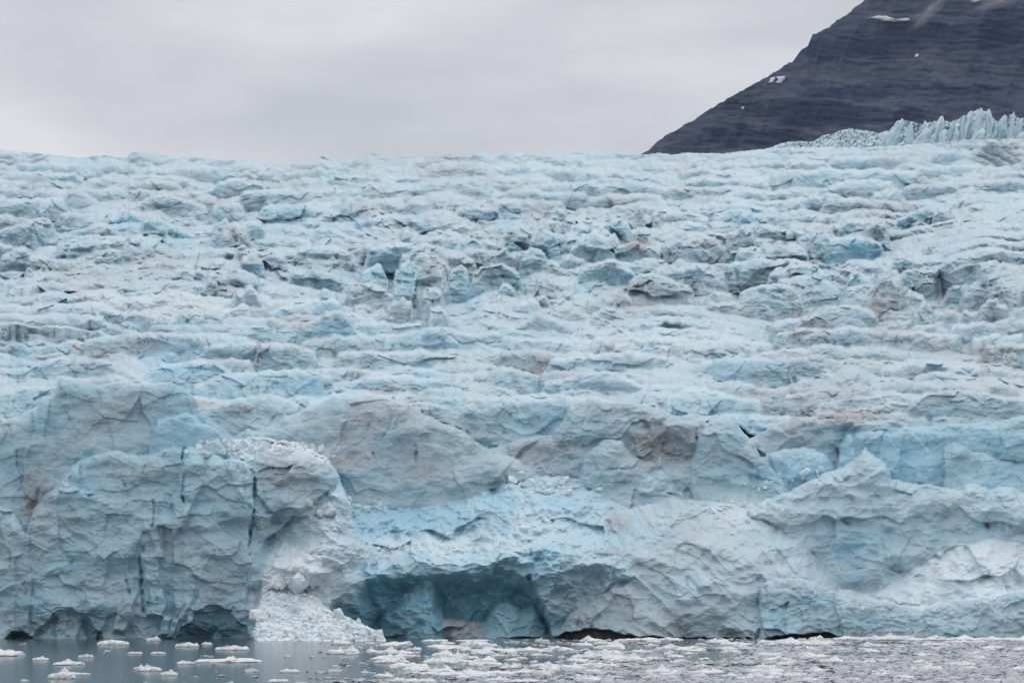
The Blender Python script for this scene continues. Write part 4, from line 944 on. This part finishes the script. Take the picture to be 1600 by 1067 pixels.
def floe(x, y, w, h, label, cat='ice floe', group='ice floes drifting below the cliff', name='ice_floe', k=None, rs=random.Random(77)):
    """w, h: size in photo pixels, turned into metres at its distance"""
    k = rs.randrange(12) if k is None else k
    if k >= len(PROTO) or PROTO[k] is None:
        while len(PROTO) <= k: PROTO.append(None)
        co_, fs = floe_mesh(k)
        o = mesh_np(name, co_, fs, FLOE, None, False); PROTO[k] = o.data
    else:
        o = bpy.data.objects.new(name, PROTO[k]); C.objects.link(o)
    p = water_at(x, y); m = p[1] / F
    W_ = w * m / 2 * (.86 if x < 560 else 1.0)
    o.location = p
    o.rotation_euler = (0, 0, rs.choice((0, math.pi)) + rs.uniform(-.35, .35))
    o.scale = (W_, max(W_ * rs.uniform(.7, 1.1), .25), max(h * m * .8, .12))
    tag(o, label, cat, group)
    return o

BIG = [
 (8, 1024, 76, 20, 'large lumpy white floe cut off by the left edge of the photo'), (62, 1031, 24, 8, 'small rounded floe just right of the large floe at the left edge'), (109, 1038, 58, 11, 'long flat-topped white floe, widest on the dark water at the left'),
 (136, 1027, 24, 10, 'small humped floe above the right end of the long flat-topped floe'), (122, 1054, 40, 8, 'thin low floe directly below the long flat-topped floe'), (38, 1064, 18, 6, 'thin sliver of floe near the lower left corner'),
 (174, 1007, 50, 14, 'white heaped floe against the foot of the cliff right of the left cave'), (212, 1021, 24, 7, 'left one of two small even floes below the pink slab'), (246, 1021, 24, 6, 'right one of two small even floes below the pink slab'),
 (236, 1048, 34, 13, 'humped floe low in the photo, left of a similar pair'), (263, 1055, 26, 12, 'stubby floe touching the right of the humped floe low in the photo'), (294, 1010, 38, 12, 'knobbly floe in front of the small rounded cave'),
 (366, 1015, 54, 12, 'jagged floe below the left end of the fallen ice heap'), (288, 1037, 34, 9, 'flat floe at the left tip of the longest raft'), (362, 1034, 100, 13, 'longest flat ice raft on the left water'),
 (600, 1058, 36, 13, 'peaked floe alone on dark water below the end of the ice heap'), (620, 1007, 44, 9, 'floe touching the right end of the fallen ice heap'), (625, 1021, 62, 8, 'long thin floe below the end of the ice heap'),
 (647, 1016, 20, 10, 'small upright ice knob on the long thin floe'), (636, 1042, 62, 15, 'broad blocky floe at the left of the thick ice'), (682, 1036, 52, 15, 'thick white floe among the pack below the cave'), (712, 1031, 36, 24, 'tallest two-humped floe in the pack below the cave'),
 (700, 1011, 62, 8, 'flat floe close under the big cave'), (775, 1018, 60, 10, 'flat floe under the right side of the big cave'), (762, 1040, 46, 13, 'squarish floe right of the tallest two-humped floe'), (742, 1001, 54, 5, 'thin bright strip of ice at the mouth of the big cave'),
 (846, 1003, 20, 12, 'white ice lump at the right end of the big cave'), (720, 1055, 72, 12, 'wide floe at the bottom of the pack below the cave'), (783, 1053, 60, 11, 'wide floe beside another at the bottom edge of the pack'),
 (822, 1016, 62, 8, 'long floe left of the grey bulge waterline'), (872, 1016, 44, 11, 'chunky floe below the left foot of the grey bulge'), (947, 1023, 52, 15, 'wedge shaped white floe below the grey bulge'), (980, 1032, 54, 12, 'ragged floe below the wedge shaped white floe'),
 (1000, 1000, 66, 7, 'long low floe touching the melt notch'), (1050, 1000, 44, 8, 'pointed floe right of the long low floe by the melt notch'), (1150, 1007, 54, 9, 'flat white floe under the folded ice of the bulge'), (1140, 1021, 28, 14, 'upright floe in the middle of the right-hand pack'),
 (1262, 1027, 34, 18, 'tall floe standing out of the grey brash at the right'), (1276, 1000, 23, 13, 'rounded white ice block alone at the dark notch'), (925, 1064, 56, 15, 'white mound of ice at the bottom edge right of centre'), (818, 1065, 62, 9, 'flat floe cut by the bottom edge near the centre'),
 (1330, 999, 42, 8, 'leftmost low block in the shoreline row at the right'), (1366, 999, 52, 10, 'smooth low block in the shoreline row, next to its left end'), (1398, 999, 48, 14, 'largest pale blue block in the shoreline row at the right'),
 (1432, 1000, 42, 8, 'low block right of the largest one in the shoreline row'), (1461, 1000, 38, 14, 'peaked block in the middle of the shoreline row'), (1500, 1000, 52, 9, 'long block right of the peaked one in the shoreline row'), (1541, 1000, 44, 8, 'ragged block before the last one of the shoreline row'),
 (1588, 1000, 70, 10, 'last block of the shoreline row, cut by the right edge'), (240, 1001, 24, 12, 'small fallen block at the foot of the leaning slab'),
]
for x, y, w, h, lb in BIG: floe(x, y, w, h, lb, group=None)

rs = np.random.RandomState(21)
cnt = 0
while cnt < 240:
    x = rs.uniform(-40, 1640); y = 1002 + 64 * rs.rand() ** 1.0
    dens = np.interp(x, [0, 380, 560, 640, 900, 1200, 1600], [.03, .10, .3, .9, 1, .8, .7]) * (0.35 + 0.65 * float(perlin(np.array([x / 90.0]), np.array([y / 9.0]), 61)[0] > -0.1))
    if rs.rand() > dens: continue
    w = rs.gamma(3.0, 7.0) + 8
    floe(x, y, min(w, 46), w * rs.uniform(.16, .30) + 2, 'small low scrap of white floating ice in the scattered pack', 'floating ice', 'small scraps of drift ice', 'drift_ice')
    cnt += 1

def build_brash():
    rs = np.random.RandomState(31); n = 90000
    x = rs.uniform(-120, 1720, n); y = rs.uniform(1000.5, 1085, n)
    # uniform in the photo's rows is denser far away: use distance
    Y = rs.uniform(205, 400, n); y = HZ + EYE * F / Y
    dens = np.interp(x + (y - 1030) * 3.0, [0, 380, 560, 700, 900, 1050, 1200, 1600], [.004, .012, .05, .22, .40, .62, .95, 1.0])
    lead = sstep(-.10, .12, perlin(x / 130.0, Y / 14.0, 63) + .45 * perlin(x / 40.0, Y / 5.0, 64) + (x - 900) / 1500.0 + (y - 1030) / 90.0)
    # a strip of open water along the foot of the cliff
    open_ = sstep(397, 392, Y + 0 * x)
    ok = rs.rand(n) < dens * (0.08 + 0.92 * lead) * open_
    x, Y = x[ok], Y[ok]
    c = np.stack([(x - 800) / F * Y, Y, rs.uniform(-.06, .05, len(x))], -1)
    co_, fs = chunks(c.astype(f4), (rs.gamma(1.6, .12, len(x)) + .07).clip(0, .8).astype(f4), rs, 0.4)
    o = mesh_np('brash_ice', co_, fs, BRASH, None, False)
    tag(o, 'grey slush of countless small ice bits covering the water at the right', 'brash ice', None, 'stuff')
    print('brash', len(x))
build_brash()

if HAZE:
    hm = bpy.data.materials.new('haze_air'); hm.use_nodes = True
    t = hm.node_tree; t.nodes.clear()
    o_ = t.nodes.new('ShaderNodeOutputMaterial'); pv = t.nodes.new('ShaderNodeVolumePrincipled')
    pv.inputs['Color'].default_value = (0.62, 0.74, 0.95, 1); pv.inputs['Density'].default_value = HAZE
    pv.inputs['Anisotropy'].default_value = 0.0
    t.links.new(pv.outputs['Volume'], o_.inputs['Volume'])
    v_ = np.array([(x, y, z) for z in (-60, 1400) for y in (-3100, 9100) for x in (-9100, 9100)], f4)
    hz = mesh_np('haze', v_, np.array([(0, 2, 3, 1), (4, 5, 7, 6), (0, 1, 5, 4), (2, 6, 7, 3), (0, 4, 6, 2), (1, 3, 7, 5)]), hm, None, False)
    tag(hz, kind='stuff')
